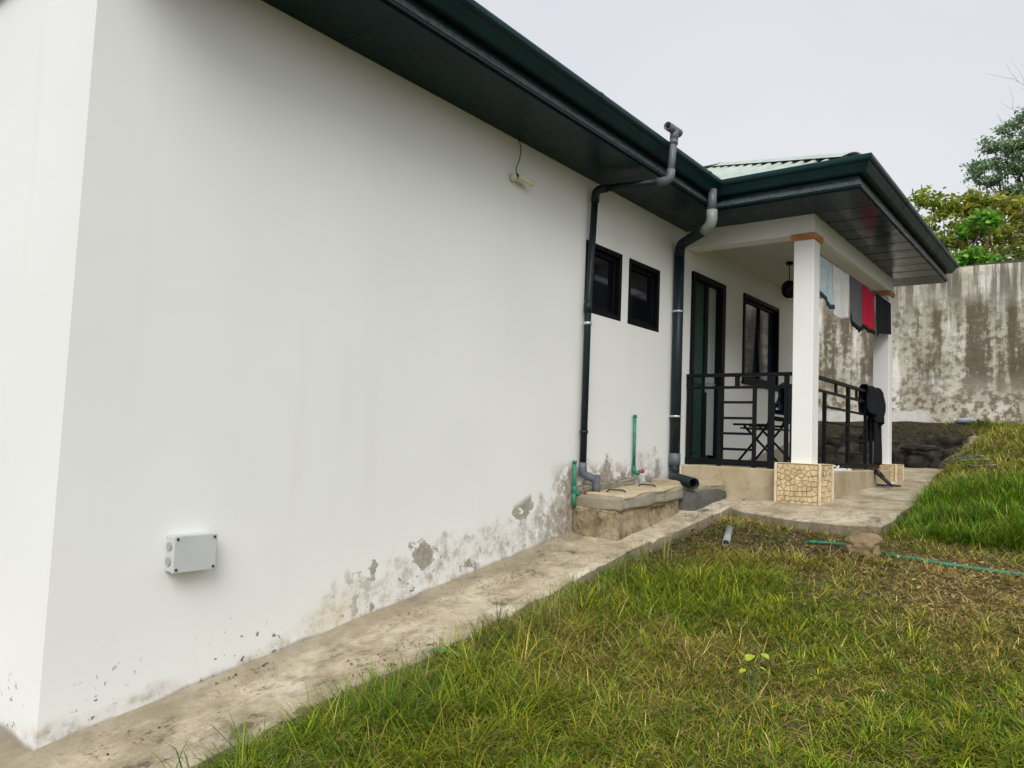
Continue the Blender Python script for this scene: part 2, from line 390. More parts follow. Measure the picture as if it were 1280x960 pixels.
def holed(name, us, vs_, holes, fn, thick, mat, parent):
    """wall panel: grid of quads in (u,v), holes left open, given thickness inwards"""
    us = sorted(set(us + [h[i] for h in holes for i in (0, 1)])); vs_ = sorted(set(vs_ + [h[i] for h in holes for i in (2, 3)]))
    bm = bmesh.new(); V = {}
    def g(u, v):
        if (u, v) not in V: V[(u, v)] = bm.verts.new(fn(u, v))
        return V[(u, v)]
    for a, b in zip(us, us[1:]):
        for c, d in zip(vs_, vs_[1:]):
            mu, mv = (a+b)/2, (c+d)/2
            if any(h[0] < mu < h[1] and h[2] < mv < h[3] for h in holes): continue
            bm.faces.new((g(a, c), g(b, c), g(b, d), g(a, d)))
    me = bpy.data.meshes.new(name); bm.to_mesh(me); bm.free()
    o = obj(name, me, mat, parent); md = o.modifiers.new("thickness", 'SOLIDIFY'); md.thickness = thick; md.offset = -1
    return o

# ------------------------------------------------------------------ ground levels
def zb(Y): return .157*(Y-1.47)
def sm(a, b, x): t = np.clip((x-a)/(b-a), 0, 1); return t*t*(3-2*t)
def noise2(x, y, s, seed=0):
    """cheap smooth value noise"""
    x = np.asarray(x, float)*s + 17.3*seed; y = np.asarray(y, float)*s - 9.1*seed
    i = np.floor(x); j = np.floor(y); fx = x-i; fy = y-j
    fx = fx*fx*(3-2*fx); fy = fy*fy*(3-2*fy)
    h = lambda a, b: np.modf(np.abs(np.sin(a*127.1+b*311.7+seed*74.7)*43758.5453))[0]
    return (h(i, j)*(1-fx)+h(i+1, j)*fx)*(1-fy)+(h(i, j+1)*(1-fx)+h(i+1, j+1)*fx)*fy
def apron_z(Y): return .82 + .10*sm(6.9, 7.5, Y) + .048*np.maximum(np.asarray(Y, float)-7.5, 0)
def apron_right(Y): return np.interp(Y, [6.8, 7.2, 8, 9, 10.5, 11.5, 13, 15], [2.05, 2.15, 2.12, 2.05, 1.85, 1.7, 1.55, 1.5])
def ground(X, Y):
    X = np.asarray(X, float); Y = np.asarray(Y, float)
    b = .157*(np.clip(Y, -2.5, 17)-1.47)-.10
    b = b + .05*(noise2(X, Y, .9, 1)-.5) + .03*(noise2(X, Y, 3.1, 2)-.5)
    b = b + .05*sm(2.2, 2.9, X)*sm(6.9, 7.6, Y)*(1-sm(9, 11, Y))
    xr = apron_right(Y)
    cutm = (1-sm(xr-.12, xr+.30+.25*noise2(X, Y, 2, 5)+.25*sm(9, 10.5, Y), X))*sm(6.85, 7.15, Y)*(1-sm(14.15, 14.6, Y))
    b = b*(1-cutm) + np.minimum(b, apron_z(Y)-.07)*cutm
    lowest = np.minimum(b, zb(Y)-.13)             # keep clear of the concrete strip along the wall
    k = 1-sm(.62, .80, X); k = k*(1-sm(7.0, 7.3, Y))
    b = b*(1-k) + lowest*k
    inside = (1-sm(-.35, -.15, X))*sm(1.7, 1.9, Y)*(1-sm(10.6, 10.9, Y))
    return b - .5*inside
ax = np.unique(np.round(np.concatenate([np.linspace(-60, -6, 12), np.arange(-6, -.5, .4), np.arange(-.5, 5.2, .06), np.arange(5.2, 9, .4), np.linspace(9, 60, 12)]), 3))
ay = np.unique(np.round(np.concatenate([np.linspace(-50, -4, 11), np.arange(-4, .8, .3), np.arange(.8, 15.2, .06), np.arange(15.2, 22, .5), np.linspace(22, 80, 12)]), 3))
gx, gy = np.meshgrid(ax, ay, indexing='ij'); gz = ground(gx, gy)
def grid_mesh(name, x, y, z):
    n, m = x.shape; v = np.stack([x, y, z], -1).reshape(-1, 3); i = np.arange(n*m).reshape(n, m)
    f = np.stack([i[:-1, :-1], i[1:, :-1], i[1:, 1:], i[:-1, 1:]], -1).reshape(-1, 4)
    me = bpy.data.meshes.new(name); me.from_pydata(v.tolist(), [], f.tolist()); me.update(); return me
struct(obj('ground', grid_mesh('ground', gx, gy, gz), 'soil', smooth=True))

# concrete strip along the wall, wrapping round the near corner
def edge_x(Y): return np.interp(Y, [.6, 1.6, 2.2, 2.7, 3.15, 3.7, 4.5, 5.36, 6.2, 7.3], [.62, .62, .62, .63, .70, .69, .655, .64, .70, .76]) + .035*(noise2(Y, 0*Y, 3.5, 3)-.5) + .03*(noise2(Y, 0*Y, 14, 4)-.5)
ys = np.arange(.72, 7.30, .035)
t_ = np.concatenate([np.linspace(0, .93, 18), [.97, 1.0, 1.0, 1.0]]); drop = np.concatenate([np.zeros(18), [.004, .018, .10, .30]])
YY, TT = np.meshgrid(ys, t_, indexing='ij'); DD = np.meshgrid(ys, drop, indexing='ij')[1]
XX = -.10*0 + TT*edge_x(YY)
ZZ = zb(YY) - .02*XX + .012*(noise2(XX, YY, 5, 6)-.5) + .02*np.exp(-XX/.05) - DD - .02*(noise2(XX, YY, 9, 8) > .72)*(TT > .9)
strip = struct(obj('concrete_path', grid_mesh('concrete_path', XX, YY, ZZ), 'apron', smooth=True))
xs = np.linspace(-8.6, 0, 60); yy = np.concatenate([np.linspace(1.6, .78, 20), [.74, .72, .72]]); dd = np.concatenate([np.zeros(20), [.005, .03, .3]])
XX, YY = np.meshgrid(xs, yy, indexing='ij'); DD = np.meshgrid(xs, dd, indexing='ij')[1]
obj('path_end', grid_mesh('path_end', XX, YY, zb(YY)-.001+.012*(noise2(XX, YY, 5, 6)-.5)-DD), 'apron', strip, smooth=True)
# porch apron
def front_y(X): return np.interp(X, [-.1, .45, .6, 1.0, 1.35, 1.8, 2.15], [7.26, 7.24, 7.19, 7.04, 6.92, 6.86, 7.0]) + .05*(noise2(X, 0*X, 6, 9)-.5) + .025*(noise2(X, 0*X, 19, 10)-.5)
ts = np.concatenate([np.linspace(0, 1, 60), [1.0, 1.0]]); ss = np.concatenate([[0, 0, 0], np.linspace(.0015, 1, 90)])
SS, TS = np.meshgrid(ss, ts, indexing='ij'); dr = np.meshgrid(np.concatenate([[.3, .09, .012], np.zeros(90)]), ts, indexing='ij')[0]; dr[:, -2] = np.maximum(dr[:, -2], .02); dr[:, -1] = np.maximum(dr[:, -1], .3)
Xf = TS*2.1; Yp = front_y(Xf) + SS*(14.3-front_y(Xf)); Xp = TS*apron_right(Yp)
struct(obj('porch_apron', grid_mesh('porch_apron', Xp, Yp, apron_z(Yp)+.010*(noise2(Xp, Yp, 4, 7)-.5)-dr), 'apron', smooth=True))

# ------------------------------------------------------------------ the house
H = thing('house', 'long white bungalow with dark green eaves and a pillared porch', 'house')
WT = 3.715                                               # soffit level
WA = (5.61, 6.246, 2.544, 3.175); WB = (6.372, 7.009, 2.544, 3.175); DR = (7.742, 8.638, 1.225, 3.321); WC = (9.234, 10.506, 2.244, 3.345)
YC = 1.474; YE = 10.97; YH = 11.25; XW = -8.0
wallrows = [-.6, 0, .6, 1.2, 1.8, 2.5, 3.1, WT+.03]
holed('wall', [YC, 2.5, 3.5, 4.5, 5.2, YH], wallrows, [WA, WB, DR, WC], lambda u, v: (0, u, v), .2, 'wall', H)
holed('wall', [XW, -4, -.2], wallrows, [], lambda u, v: (u, YC, v), .2, 'wall', H)
holed('wall', [XW, -.21], wallrows, [], lambda u, v: (u, YH, v), -.2, 'wall', H)
holed('wall', [YC+.21, YH-.21], wallrows, [], lambda u, v: (XW, u, v), -.2, 'wall', H)

def window(rect, glass, cas, frame_w=.045, depth=.05, tilt_panes=False):
    y0, y1, z0, z1 = rect
    wn_ = bpy.data.objects.new('window', None); COL.objects.link(wn_); wn_.parent = H
    for a, b, c, d in ((y0, y1, z1-frame_w, z1), (y0, y1, z0, z0+frame_w), (y0, y0+frame_w, z0+frame_w, z1-frame_w), (y1-frame_w, y1, z0+frame_w, z1-frame_w)):
        box('frame', -depth-.05, -depth+.045 if not tilt_panes else .02, a+.001, b-.001, c+.001, d-.001, 'frame', wn_)
    w_ = (y1-y0-2*frame_w)/cas
    for k in range(cas):
        a = y0+frame_w+k*w_; b = a+w_; s = .038
        for p, q, c, d in ((a, b, z1-frame_w-s, z1-frame_w), (a, b, z0+frame_w, z0+frame_w+s), (a, a+s, z0+frame_w+s, z1-frame_w-s), (b-s, b, z0+frame_w+s, z1-frame_w-s)):
            box('sash', -depth-.045, -depth+.005, p+.002, q-.002, c+.001, d-.001, 'frame', wn_)
        box('pane', -depth-.03, -depth-.02, a+s, b-s, z0+frame_w+s, z1-frame_w-s, glass, wn_, 0)
        if tilt_panes:                                       # panes tilted to raise what they reflect towards the sky
            for v in wn_.children[-1].data.vertices: v.co.x += ((z0+z1)/2-v.co.z)*.05
    return wn_
window(WA, 'glass', 1, .045, .042); window(WB, 'glass', 1, .045, .042)
wc = window(WC, 'glassblue', 2, .05, .03, True)
box('sill', -.02, .045, WC[0]-.02, WC[1]+.02, WC[2]-.03, WC[2]-.002, 'frame', H)
# door
dr = bpy.data.objects.new('door', None); COL.objects.link(dr); dr.parent = H
y0, y1, z0, z1 = DR
for a, b, c, d in ((y0, y0+.06, z0, z1-.06), (y1-.10, y1, z0, z1-.06), (y0, y1, z1-.06, z1)):
    box('frame', -.12, .03, a+.001, b-.001, c, d-.001, 'frame', dr)
box('leaf', -.085, -.04, y0+.06, y0+.44, z0+.01, z1-.062, 'door', dr, .004)
for za, zc in ((z0+.12, z0+.75), (z0+.88, z1-.2)):
    box('leaf_panel', -.04, -.028, y0+.12, y0+.38, za, zc, 'door', dr, .008)
box('stile', -.09, -.025, y0+.442, y0+.53, z0+.01, z1-.062, 'frame', dr)
box('lit_gap_panel', -.07, -.055, y0+.532, y1-.102, z0+.10, z1-.062, 'litgap', dr, 0)  # pale panel added in place of the lit room seen through the gap
box('threshold', -.1, .02, y0+.06, y1-.10, z0-.01, z0+.012, 'frame', dr)
box('handle_plate', -.025, -.018, y0+.465, y0+.51, 2.03, 2.20, 'metal', dr, .002)
obj('handle', tube(bend([(-.02, y0+.487, 2.13), (.035, y0+.487, 2.13), (.035, y0+.60, 2.125)], .012, 4), .008, 8), 'metal', dr, True)

# porch structure
ZS = 1.225
box('porch_slab', -.02, 1.385, 7.605, YE+.02, .55, ZS, 'slab', H, .012)
PX0, PX1, PY0, PY1, QY0, QY1 = 1.142, 1.340, 7.591, 7.800, 10.775, 10.970
ZBB = 3.53
box('beam', .002, PX1, PY0, PY1, ZBB, WT+.02, 'white', H, .006)
box('beam', PX0, PX1-.001, PY1+.001, QY0-.001, ZBB, WT+.02, 'white', H, .006)
box('beam', .002, PX1, QY0, QY1, ZBB, WT+.02, 'white', H, .006)
box('porch_ceiling', .002, PX0-.002, PY1+.002, QY0-.002, 3.66, 3.68, 'ceil', H, 0)
for ya, yb, zlow in ((PY0, PY1, .84), (QY0, QY1, .98)):
    p = box('pillar', PX0+.003, PX1-.003, ya+.003, yb-.003, 1.28, 3.475, 'white', H, .006)
    box('pillar_cap', PX0-.022, PX1+.022, ya-.022, yb+.022, 3.468, 3.531, 'brick', p, .006)
    bx0, bx1, by0, by1 = 1.035, 1.446, (ya+yb)/2-.2045, (ya+yb)/2+.2045
    base = box('pillar_base', bx0, bx1, by0, by1, zlow, 1.29, 'mortar', H, .004)
    # irregular stone cladding, each stone its own piece (cells of jittered points)
    def face_stones(w_, h_, seed):
        g = random.Random(seed); nu, nv = 9, 8; P_ = []
        for i in range(nu):
            for j in range(nv): P_.append(((i+.5+g.uniform(-.42, .42)+.25*(j % 2))/nu*(w_-.04)+.01, (j+.5+g.uniform(-.36, .36))/nv*h_))
        out = []
        for k, p in enumerate(P_):
            poly = [(.019, .002), (w_-.019, .002), (w_-.019, h_-.002), (.019, h_-.002)]
            for q in P_:
                if q is p: continue
                sx, sy = 1., 1.35; nx, ny = (q[0]-p[0])*sx, (q[1]-p[1])*sy*sy
                mx, my = (p[0]+q[0])/2, (p[1]+q[1])/2; new = []
                for a_, b_ in zip(poly, poly[1:]+poly[:1]):
                    da = (a_[0]-mx)*nx+(a_[1]-my)*ny; db = (b_[0]-mx)*nx+(b_[1]-my)*ny
                    if da <= 0: new.append(a_)
                    if da*db < 0: t_ = da/(da-db); new.append((a_[0]+(b_[0]-a_[0])*t_, a_[1]+(b_[1]-a_[1])*t_))
                poly = new
                if len(poly) < 3: break
            if len(poly) >= 3: out.append((poly, g))
        return out
    topz = 1.288
    for fi, (org, ud, nd, w_) in enumerate((((bx0, by0), (1, 0), (0, -1), bx1-bx0), ((bx1, by0), (0, 1), (1, 0), by1-by0), ((bx1, by1), (-1, 0), (0, 1), bx1-bx0), ((bx0, by1), (0, -1), (-1, 0), by1-by0))):
        if fi == 3 or (fi == 2 and ya > 9): continue
        zfoot = max(zlow, .90 if ya < 9 else 1.06)-.012
        for (poly, g) in face_stones(w_, topz-zfoot, 31+fi+int(ya)):
            n_ = len(poly); cu = sum(p[0] for p in poly)/n_; cv = sum(p[1] for p in poly)/n_; sz_ = max(math.hypot(p[0]-cu, p[1]-cv) for p in poly)
            k1 = max(.5, 1-.0020/max(sz_*.6, .004)); d = g.uniform(.005, .014); bm = bmesh.new()
            def pt(a, b, dd): return (org[0]+ud[0]*a+nd[0]*dd, org[1]+ud[1]*a+nd[1]*dd, zfoot+b)
            A = [bm.verts.new(pt(cu+(a-cu)*k1, cv+(b-cv)*k1, -.004)) for a, b in poly]; B = [bm.verts.new(pt(cu+(a-cu)*k1*.92, cv+(b-cv)*k1*.92, d+g.uniform(-.002, .002))) for a, b in poly]
            for k in range(n_): bm.faces.new((A[k], A[(k+1) % n_], B[(k+1) % n_], B[k]))
            bm.faces.new(B)
            obj('stone', bm, g.choice(['stone', 'stone', 'stone2', 'stone3', 'stone2']), base)
    zf = .90 if ya < 9 else 1.06
    for cx_, cy_ in ((bx0, by0), (bx1, by0), (bx1, by1)):
        box('corner_trim', cx_-.013, cx_+.013, cy_-.013, cy_+.013, zf-.02, 1.292, 'edgestone', base, .006)
    box('base_top', bx0-.008, bx1+.008, by0-.008, by1+.008, 1.2905, 1.297, 'edgestone', base, .002)

# eaves: fascia line in plan, walked so that outward is to the right of travel
FL = [(XW-.54, 1.43), (.54, 1.43), (.54, 7.051), (1.88, 7.051), (1.88, 11.48), (XW-.54, 11.48), (XW-.54, 1.43)]
FL = FL[::1]
def ccw_out(pts): return pts
gut = [(0, 3.965), (0, 3.850), (.016, 3.842), (.050, 3.842), (.066, 3.850), (.096, 3.900), (.104, 3.918), (.122, 3.924), (.131, 3.938), (.132, 3.960), (.126, 3.977), (.112, 3.980), (.104, 3.972), (.094, 3.92), (.058, 3.858), (.015, 3.858), (.012, 3.965)]
fas = [(-.022, 3.722), (-.001, 3.722), (-.001, 3.731), (.020, 3.731), (.022, 3.742), (.012, 3.747), (.020, 3.752), (.006, 3.800), (-.001, 3.806), (-.001, 3.99), (-.022, 3.99)]
for i in range(len(FL)-1):
    f_ = sweep('fascia', fas, FL, i, 'fascia', H)
    if i == 0: continue                                  # the end wall has no gutter
    g_ = sweep('gutter', gut, FL if i > 1 else [(.54, -5)]+FL[1:], i, 'gutter', H)
    a = Vector(FL[i]); b = Vector(FL[i+1]); ln = (b-a).length; d = (b-a)/ln; n = Vector((d.y, -d.x))
    if i in (1, 2, 3):                                   # seams where gutter lengths join
        for s in np.arange(1.35, ln-.3, 1.95):
            c = a+d*float(s); hx, hy = (abs(d.x)*.02+abs(n.x)*.0, abs(d.y)*.02)
            bm = bmesh.new(); prof = [(.050, 3.8395), (.068, 3.8475), (.099, 3.898), (.1065, 3.9155), (.124, 3.9215), (.134, 3.936), (.135, 3.961), (.128, 3.980), (.112, 3.983)]
            for sgn in (0, 1):
                pass
            A = [bm.verts.new((c.x+n.x*o_-d.x*.02, c.y+n.y*o_-d.y*.02, z)) for o_, z in prof]; B = [bm.verts.new((c.x+n.x*o_+d.x*.02, c.y+n.y*o_+d.y*.02, z)) for o_, z in prof]
            for k in range(len(prof)-1): bm.faces.new((A[k], A[k+1], B[k+1], B[k]))
            obj('joint_strap', bm, 'gutter', g_)
# soffit: long sheets under the main eaves, short boards round the porch
def soffit_boards(x0, x1, y0, y1, n, along, tilt=.004, mat='soffit'):
    for k in range(n):
        if along == 'y': a, b = y0+(y1-y0)*k/n, y0+(y1-y0)*(k+1)/n; rect = (x0, x1, a+.0007, b-.0007)
        else: a, b = x0+(x1-x0)*k/n, x0+(x1-x0)*(k+1)/n; rect = (a+.0007, b-.0007, y0, y1)
        bm = bbox(rect[0], rect[1], rect[2], rect[3], WT, WT+.006)
        for v in bm.verts:
            if along == 'y': v.co.z += tilt*((v.co.y-a)/(b-a)-.5)*rng.choice((1, 1, .6)) + rng.uniform(-.001, .001)
        obj('soffit_board', bm, mat, H)
soffit_boards(.001, .538, 1.44, 7.04, 4, 'y', 0)
soffit_boards(.54, 1.878, 7.053, 7.588, 2, 'x')
soffit_boards(.001, .5385, 7.043, 7.588, 1, 'y', 0)
soffit_boards(PX1+.002, 1.878, 7.59, YE, 9, 'y', .003, 'soffitgloss')
soffit_boards(.002, 1.878, YE+.002, 11.478, 3, 'x')

# roof sheets: strips with trapezoid ribs, clipped by hips and valleys
TAN = .46; ZE0 = 3.958
def roof_slope(name, u0_, u1_, lo, hi, fn, parent, step=.165):
    bm = bmesh.new(); prof = [(0, 0), (.035, .032), (.065, .032), (.10, 0), (step, 0)]; u = u0_; last = None
    while u < u1_-1e-6:
        for o_, h in prof[:-1]:
            uu = min(u+o_, u1_); a, b = lo(uu), hi(uu)
            if b < a: b = a
            cur = [bm.verts.new(fn(uu, a+(b-a)*q, h)) for q in (0, .5, 1)]
            if last:
                for k in (0, 1): bm.faces.new((last[k], cur[k], cur[k+1], last[k+1]))
            last = cur
        u += step
    return obj(name, bm, 'roof', parent)
rf = bpy.data.objects.new('roof', None); COL.objects.link(rf); rf.parent = H
EX0, EX1, EY0, EY1 = XW-.62, .62, 1.40, 11.56; PXE, PYE = 1.96, 6.971
hwX = (EX1-EX0)/2; zfn = lambda t, h: ZE0+t*TAN+h
mid = (PYE+EY1)/2; tmax = mid-PYE
# porch: near slope, outer hip slope
roof_slope('roof_sheet', EX1-tmax-.6, PXE, lambda x: max(0, EX1-x), lambda x: min(tmax, PXE-x) if PXE-x < tmax else tmax, lambda x, t, h: (x, PYE+t, zfn(t, h)), rf)
roof_slope('roof_sheet', PYE, EY1, lambda y: 0, lambda y: min(y-PYE, EY1-y), lambda y, t, h: (PXE-t, y, zfn(t, h)), rf)
# main roof
roof_slope('roof_sheet', EY0, EY1, lambda y: 0 if y < PYE else min(y-PYE, tmax), lambda y: min(hwX, y-EY0, EY1-y) , lambda y, t, h: (EX1-t, y, zfn(t, h)), rf, .25)
roof_slope('roof_sheet', EY0, EY1, lambda y: 0, lambda y: min(hwX, y-EY0, EY1-y), lambda y, t, h: (EX0+t, y, zfn(t, h)), rf, .25)
roof_slope('roof_sheet', EX0, EX1, lambda x: 0, lambda x: min(x-EX0, EX1-x, hwX), lambda x, t, h: (x, EY0+t, zfn(t, h)), rf, .25)
roof_slope('roof_sheet', EX0, PXE, lambda x: 0, lambda x: min(x-EX0, PXE-x, tmax), lambda x, t, h: (x, EY1-t, zfn(t, h)), rf, .25)
def cap_strip(p, q):
    p, q = Vector(p), Vector(q); d = (q-p).normalized(); s = d.cross(Vector((0, 0, 1))).normalized(); bm = bmesh.new()
    prof = [(-.14, -.03), (-.05, .015), (0, .028), (.05, .015), (.14, -.03)]
    A = [bm.verts.new(p+s*a+Vector((0, 0, h))) for a, h in prof]; B = [bm.verts.new(q+s*a+Vector((0, 0, h))) for a, h in prof]
    for k in range(4): bm.faces.new((A[k], A[k+1], B[k+1], B[k]))
    obj('ridge_cap', bm, 'roof', rf)
cap_strip((PXE-.12, PYE+.12, ZE0+.03+.12*TAN), (PXE-tmax, mid, ZE0+tmax*TAN+.03)); cap_strip((PXE, EY1, ZE0+.03), (PXE-tmax, mid, ZE0+tmax*TAN+.03))
cap_strip((PXE-tmax, mid, ZE0+tmax*TAN+.03), (EX1-tmax, mid, ZE0+tmax*TAN+.03))

# ------------------------------------------------------------------ rainwater pipes
t = thing('drainpipe', 'thin dark drainpipe with grey tee at the gutter, down the wall beside the windows', 'pipe')
GX = .705
obj('top_tee', tube([(GX+.0, 5.92, 4.075), (GX-.01, 5.72, 4.075)], .036, 14, hollow=.82), 'pvc', t, True)
obj('tee_branch', tube([(GX, 5.83, 4.07), (GX, 5.825, 3.985)], .036, 14), 'pvc', t, True)
obj('upper_pipe', tube([(GX, 5.826, 4.0), (GX-.005, 5.79, 3.675)], .030, 14), 'pvc', t, True)
obj('coupling', tube([(GX, 5.824, 3.985), (GX-.0, 5.820, 3.945)], .036, 14), 'pvc', t, True)
obj('elbow', tube(bend([(GX-.004, 5.795, 3.72), (GX-.006, 5.785, 3.63), (GX-.11, 5.765, 3.625)], .045), .035, 14), 'pvc', t, True)
obj('cross_pipe', tube([(GX-.09, 5.768, 3.626), (.12, 5.655, 3.615)], .030, 14), 'pipe', t, True)
obj('elbow', tube(bend([(.16, 5.663, 3.616), (.062, 5.643, 3.612), (.058, 5.640, 3.50)], .05), .036, 14), 'pipe', t, True)
obj('down_pipe', tube([(.058, 5.64, 3.53), (.05, 5.60, 2.60), (.05, 5.60, 1.22)], .030, 14), 'pipe', t, True)
obj('coupling', tube([(.05, 5.60, 2.63), (.05, 5.60, 2.52)], .036, 14), 'pipe', t, True)
obj('offset_bend', tube(bend([(.05, 5.60, 1.24), (.05, 5.60, 1.14), (.13, 5.70, 1.10), (.13, 5.70, .99)], .05), .034, 14, hollow=.85), 'pvc', t, True)
for z in (2.43, 1.5): obj('clip', tube([(.05, 5.60, z-.012), (.05, 5.60, z+.012)], .037, 14), 'clip' if z > 2 else 'pipe', t, True)
t = thing('drainpipe', 'thick dark drainpipe between the small windows and the porch door', 'pipe')
obj('upper_pipe', tube([(GX-.10, 6.86, 3.87), (GX-.10, 6.86, 3.66)], .043, 16), 'pvc', t, True)
obj('elbow', tube(bend([(GX-.10, 6.86, 3.67), (GX-.10, 6.865, 3.54), (GX-.20, 6.92, 3.49)], .06), .052, 16), 'pvcl', t, True)
obj('cross_pipe', tube(bend([(GX-.16, 6.90, 3.51), (.075, 7.30, 3.50), (.062, 7.31, 3.38)], .08), .052, 16), 'pipe', t, True)
obj('down_pipe', tube([(.062, 7.31, 3.42), (.062, 7.315, 1.26)], .052, 16), 'pipe', t, True)
obj('coupling', tube([(.062, 7.315, 1.34), (.062, 7.315, 1.22)], .059, 16), 'pvc', t, True)
for z in (2.80, 1.715): obj('clip', tube([(.062, 7.312, z-.01), (.062, 7.312, z+.01)], .060, 16), 'clip', t, True)
obj('outlet', tube(bend([(.062, 7.315, 1.25), (.065, 7.31, 1.13), (.13, 7.16, 1.10), (.55, 6.72, 1.075)], .07), .052, 16, hollow=.86), 'pipe', t, True)

# ------------------------------------------------------------------ small fittings on the wall
t = thing('junction_box', 'grey plastic junction box fixed low on the white wall', 'electrical box')
jy0, jy1, jz0, jz1 = 1.985, 2.205, .708, .880
obj('body', bbox(.002, .062, jy0, jy1, jz0, jz1, .008, seg=2), 'boxgrey', t)
obj('lid', bbox(.063, .080, jy0-.003, jy1+.003, jz0-.003, jz1+.003, .006, seg=2), 'boxgrey', t)
for y in (jy0+.014, jy1-.014):
    for z in (jz0+.014, jz1-.014): obj('screw', tube([(.076, y, z), (.083, y, z)], .007, 10), 'screw', t)
for z in (jz0+.05, jz1-.05): obj('knockout', tube([(.035, jy0+.001, z), (.035, jy0-.006, z)], .021, 16), 'boxrub', t)
t = thing('lamp_holder', 'bare cream lampholder hanging by a black cable under the eave', 'lamp')
obj('cable', tube(bend([(.03, 4.57, WT), (.045, 4.58, 3.62), (.05, 4.555, 3.53), (.05, 4.52, 3.47), (.05, 4.53, 3.415)], .06, 5), .004, 6), 'wire', t, True)
obj('backplate', tube([(.002, 4.53, 3.40), (.05, 4.53, 3.40)], .030, 14), 'cream', t, True)
obj('socket', tube([(.06, 4.545, 3.405), (.075, 4.70, 3.388)], .022, 12, radii=[.017, .026]), 'cream', t, True)
obj('collar', tube([(.05, 4.53, 3.425), (.052, 4.55, 3.40), (.058, 4.60, 3.408)], .010, 8), 'wire', t, True)
def green_pipe(label, y, z0_, z1_, xo):
    t = thing('standpipe', label, 'water pipe', 'green water pipes rising from the drain chamber')
    obj('riser', tube([(xo, y-.005, z1_), (xo-.005, y+.01, z0_)], .015, 10), 'greenpipe', t, True)
    obj('end_cap', tube([(xo, y-.005, z1_-.015), (xo, y-.005, z1_+.012)], .019, 10), 'greenpipe', t, True)
    obj('elbow', tube(bend([(xo-.005, y+.01, z0_+.06), (xo-.003, y+.012, z0_), (xo+.02, y+.06, z0_-.01)], .025), .021, 10), 'greenpipe', t, True)
    obj('tap_handle', tube([(xo+.02, y+.055, z0_+.01), (xo+.055, y+.09, z0_+.015)], .02, 8, radii=[.012, .022]), 'redtap', t, True)
    return t
g1 = green_pipe('short green water pipe with red tap at the near end of the concrete chamber', 5.50, .985, 1.245, .035)
obj('tail', tube([(.03, 5.51, .99), (.03, 5.512, .87)], .015, 10), 'greenpipe', g1, True)
green_pipe('tall green water pipe standing against the wall behind the chamber lid', 6.52, 1.15, 1.68, .032)

# ------------------------------------------------------------------ drain chambers beside the wall
def warp(bm, amp, s, seed):
    for v in bm.verts:
        n = Vector((math.sin(v.co.y*s+seed)+math.sin(v.co.z*s*1.7+seed*2), math.sin(v.co.x*s*1.3+seed*3)+math.sin(v.co.z*s*.9), math.sin(v.co.y*s*1.1+v.co.x*s*.7+seed)))
        v.co += n*amp*.5
def rough_block(x0, x1, y0, y1, z0, z1, cuts, amp, s, seed, bev=.02):
    bm = bbox(x0, x1, y0, y1, z0, z1, bev, seg=2); bmesh.ops.subdivide_edges(bm, edges=bm.edges[:], cuts=cuts, use_grid_fill=True)
    g = random.Random(seed); warp(bm, amp, s, seed)
    for v in bm.verts: v.co += Vector((g.uniform(-1, 1), g.uniform(-1, 1), g.uniform(-1, 1)))*amp*.35
    return bm
ch = thing('drain_chamber', 'raised concrete drain chamber with sandy lid against the wall', 'drain chamber')
def tiltz(bm, k=.07, ya=5.55, yb=6.7, lean=.05):
    for v in bm.verts: v.co.z += k*(v.co.y-ya)/(yb-ya); v.co.y += 0*lean
    return bm
obj('footing', tiltz(rough_block(.0, .44, 5.53, 6.66, .50, .875, 6, .015, 13, 3, .04)), 'rubble', ch, True)
bm = bbox(0.0, .455, 5.535, 6.69, .862, .972, .012); bmesh.ops.subdivide_edges(bm, edges=bm.edges[:], cuts=6, use_grid_fill=True); warp(bm, .008, 11, 5)
for v in bm.verts: v.co += noise.noise_vector(v.co*14)*.009
obj('rim', tiltz(bm), 'lidside', ch, True)
bm = bbox(.05, .452, 5.60, 6.68, .955, .986, .010); bmesh.ops.subdivide_edges(bm, edges=bm.edges[:], cuts=6, use_grid_fill=True); warp(bm, .012, 10, 8)
for v in bm.verts: v.co += noise.noise_vector(v.co*8)*.010
obj('lid', tiltz(bm), 'lid', ch, True)
for y in (5.80, 6.35): obj('lifting_bar', tube(bend([(.17, y, 1.0+.061*(y-5.55)-.03), (.19, y, 1.002+.061*(y-5.55)), (.30, y+.06, 1.002+.061*(y-5.55)), (.32, y+.07, .985+.061*(y-5.55))], .02), .007, 8), 'wire', ch, True)
obj('wall_fillet', tiltz(rough_block(.0, .10, 5.56, 6.42, .95, 1.04, 4, .014, 19, 12, .02)), 'lidside', ch, True)
c2 = thing('drain_chamber', 'low dark concrete drain chamber under the thick pipe outlet', 'drain chamber')
obj('body', rough_block(.0, .56, 6.73, 7.50, .70, 1.0, 6, .012, 9, 21, .06), 'wetcon', c2, True)
obj('top_screed', rough_block(.02, .50, 6.85, 7.59, .975, 1.085, 6, .012, 8, 23, .05), 'slab', c2, True)

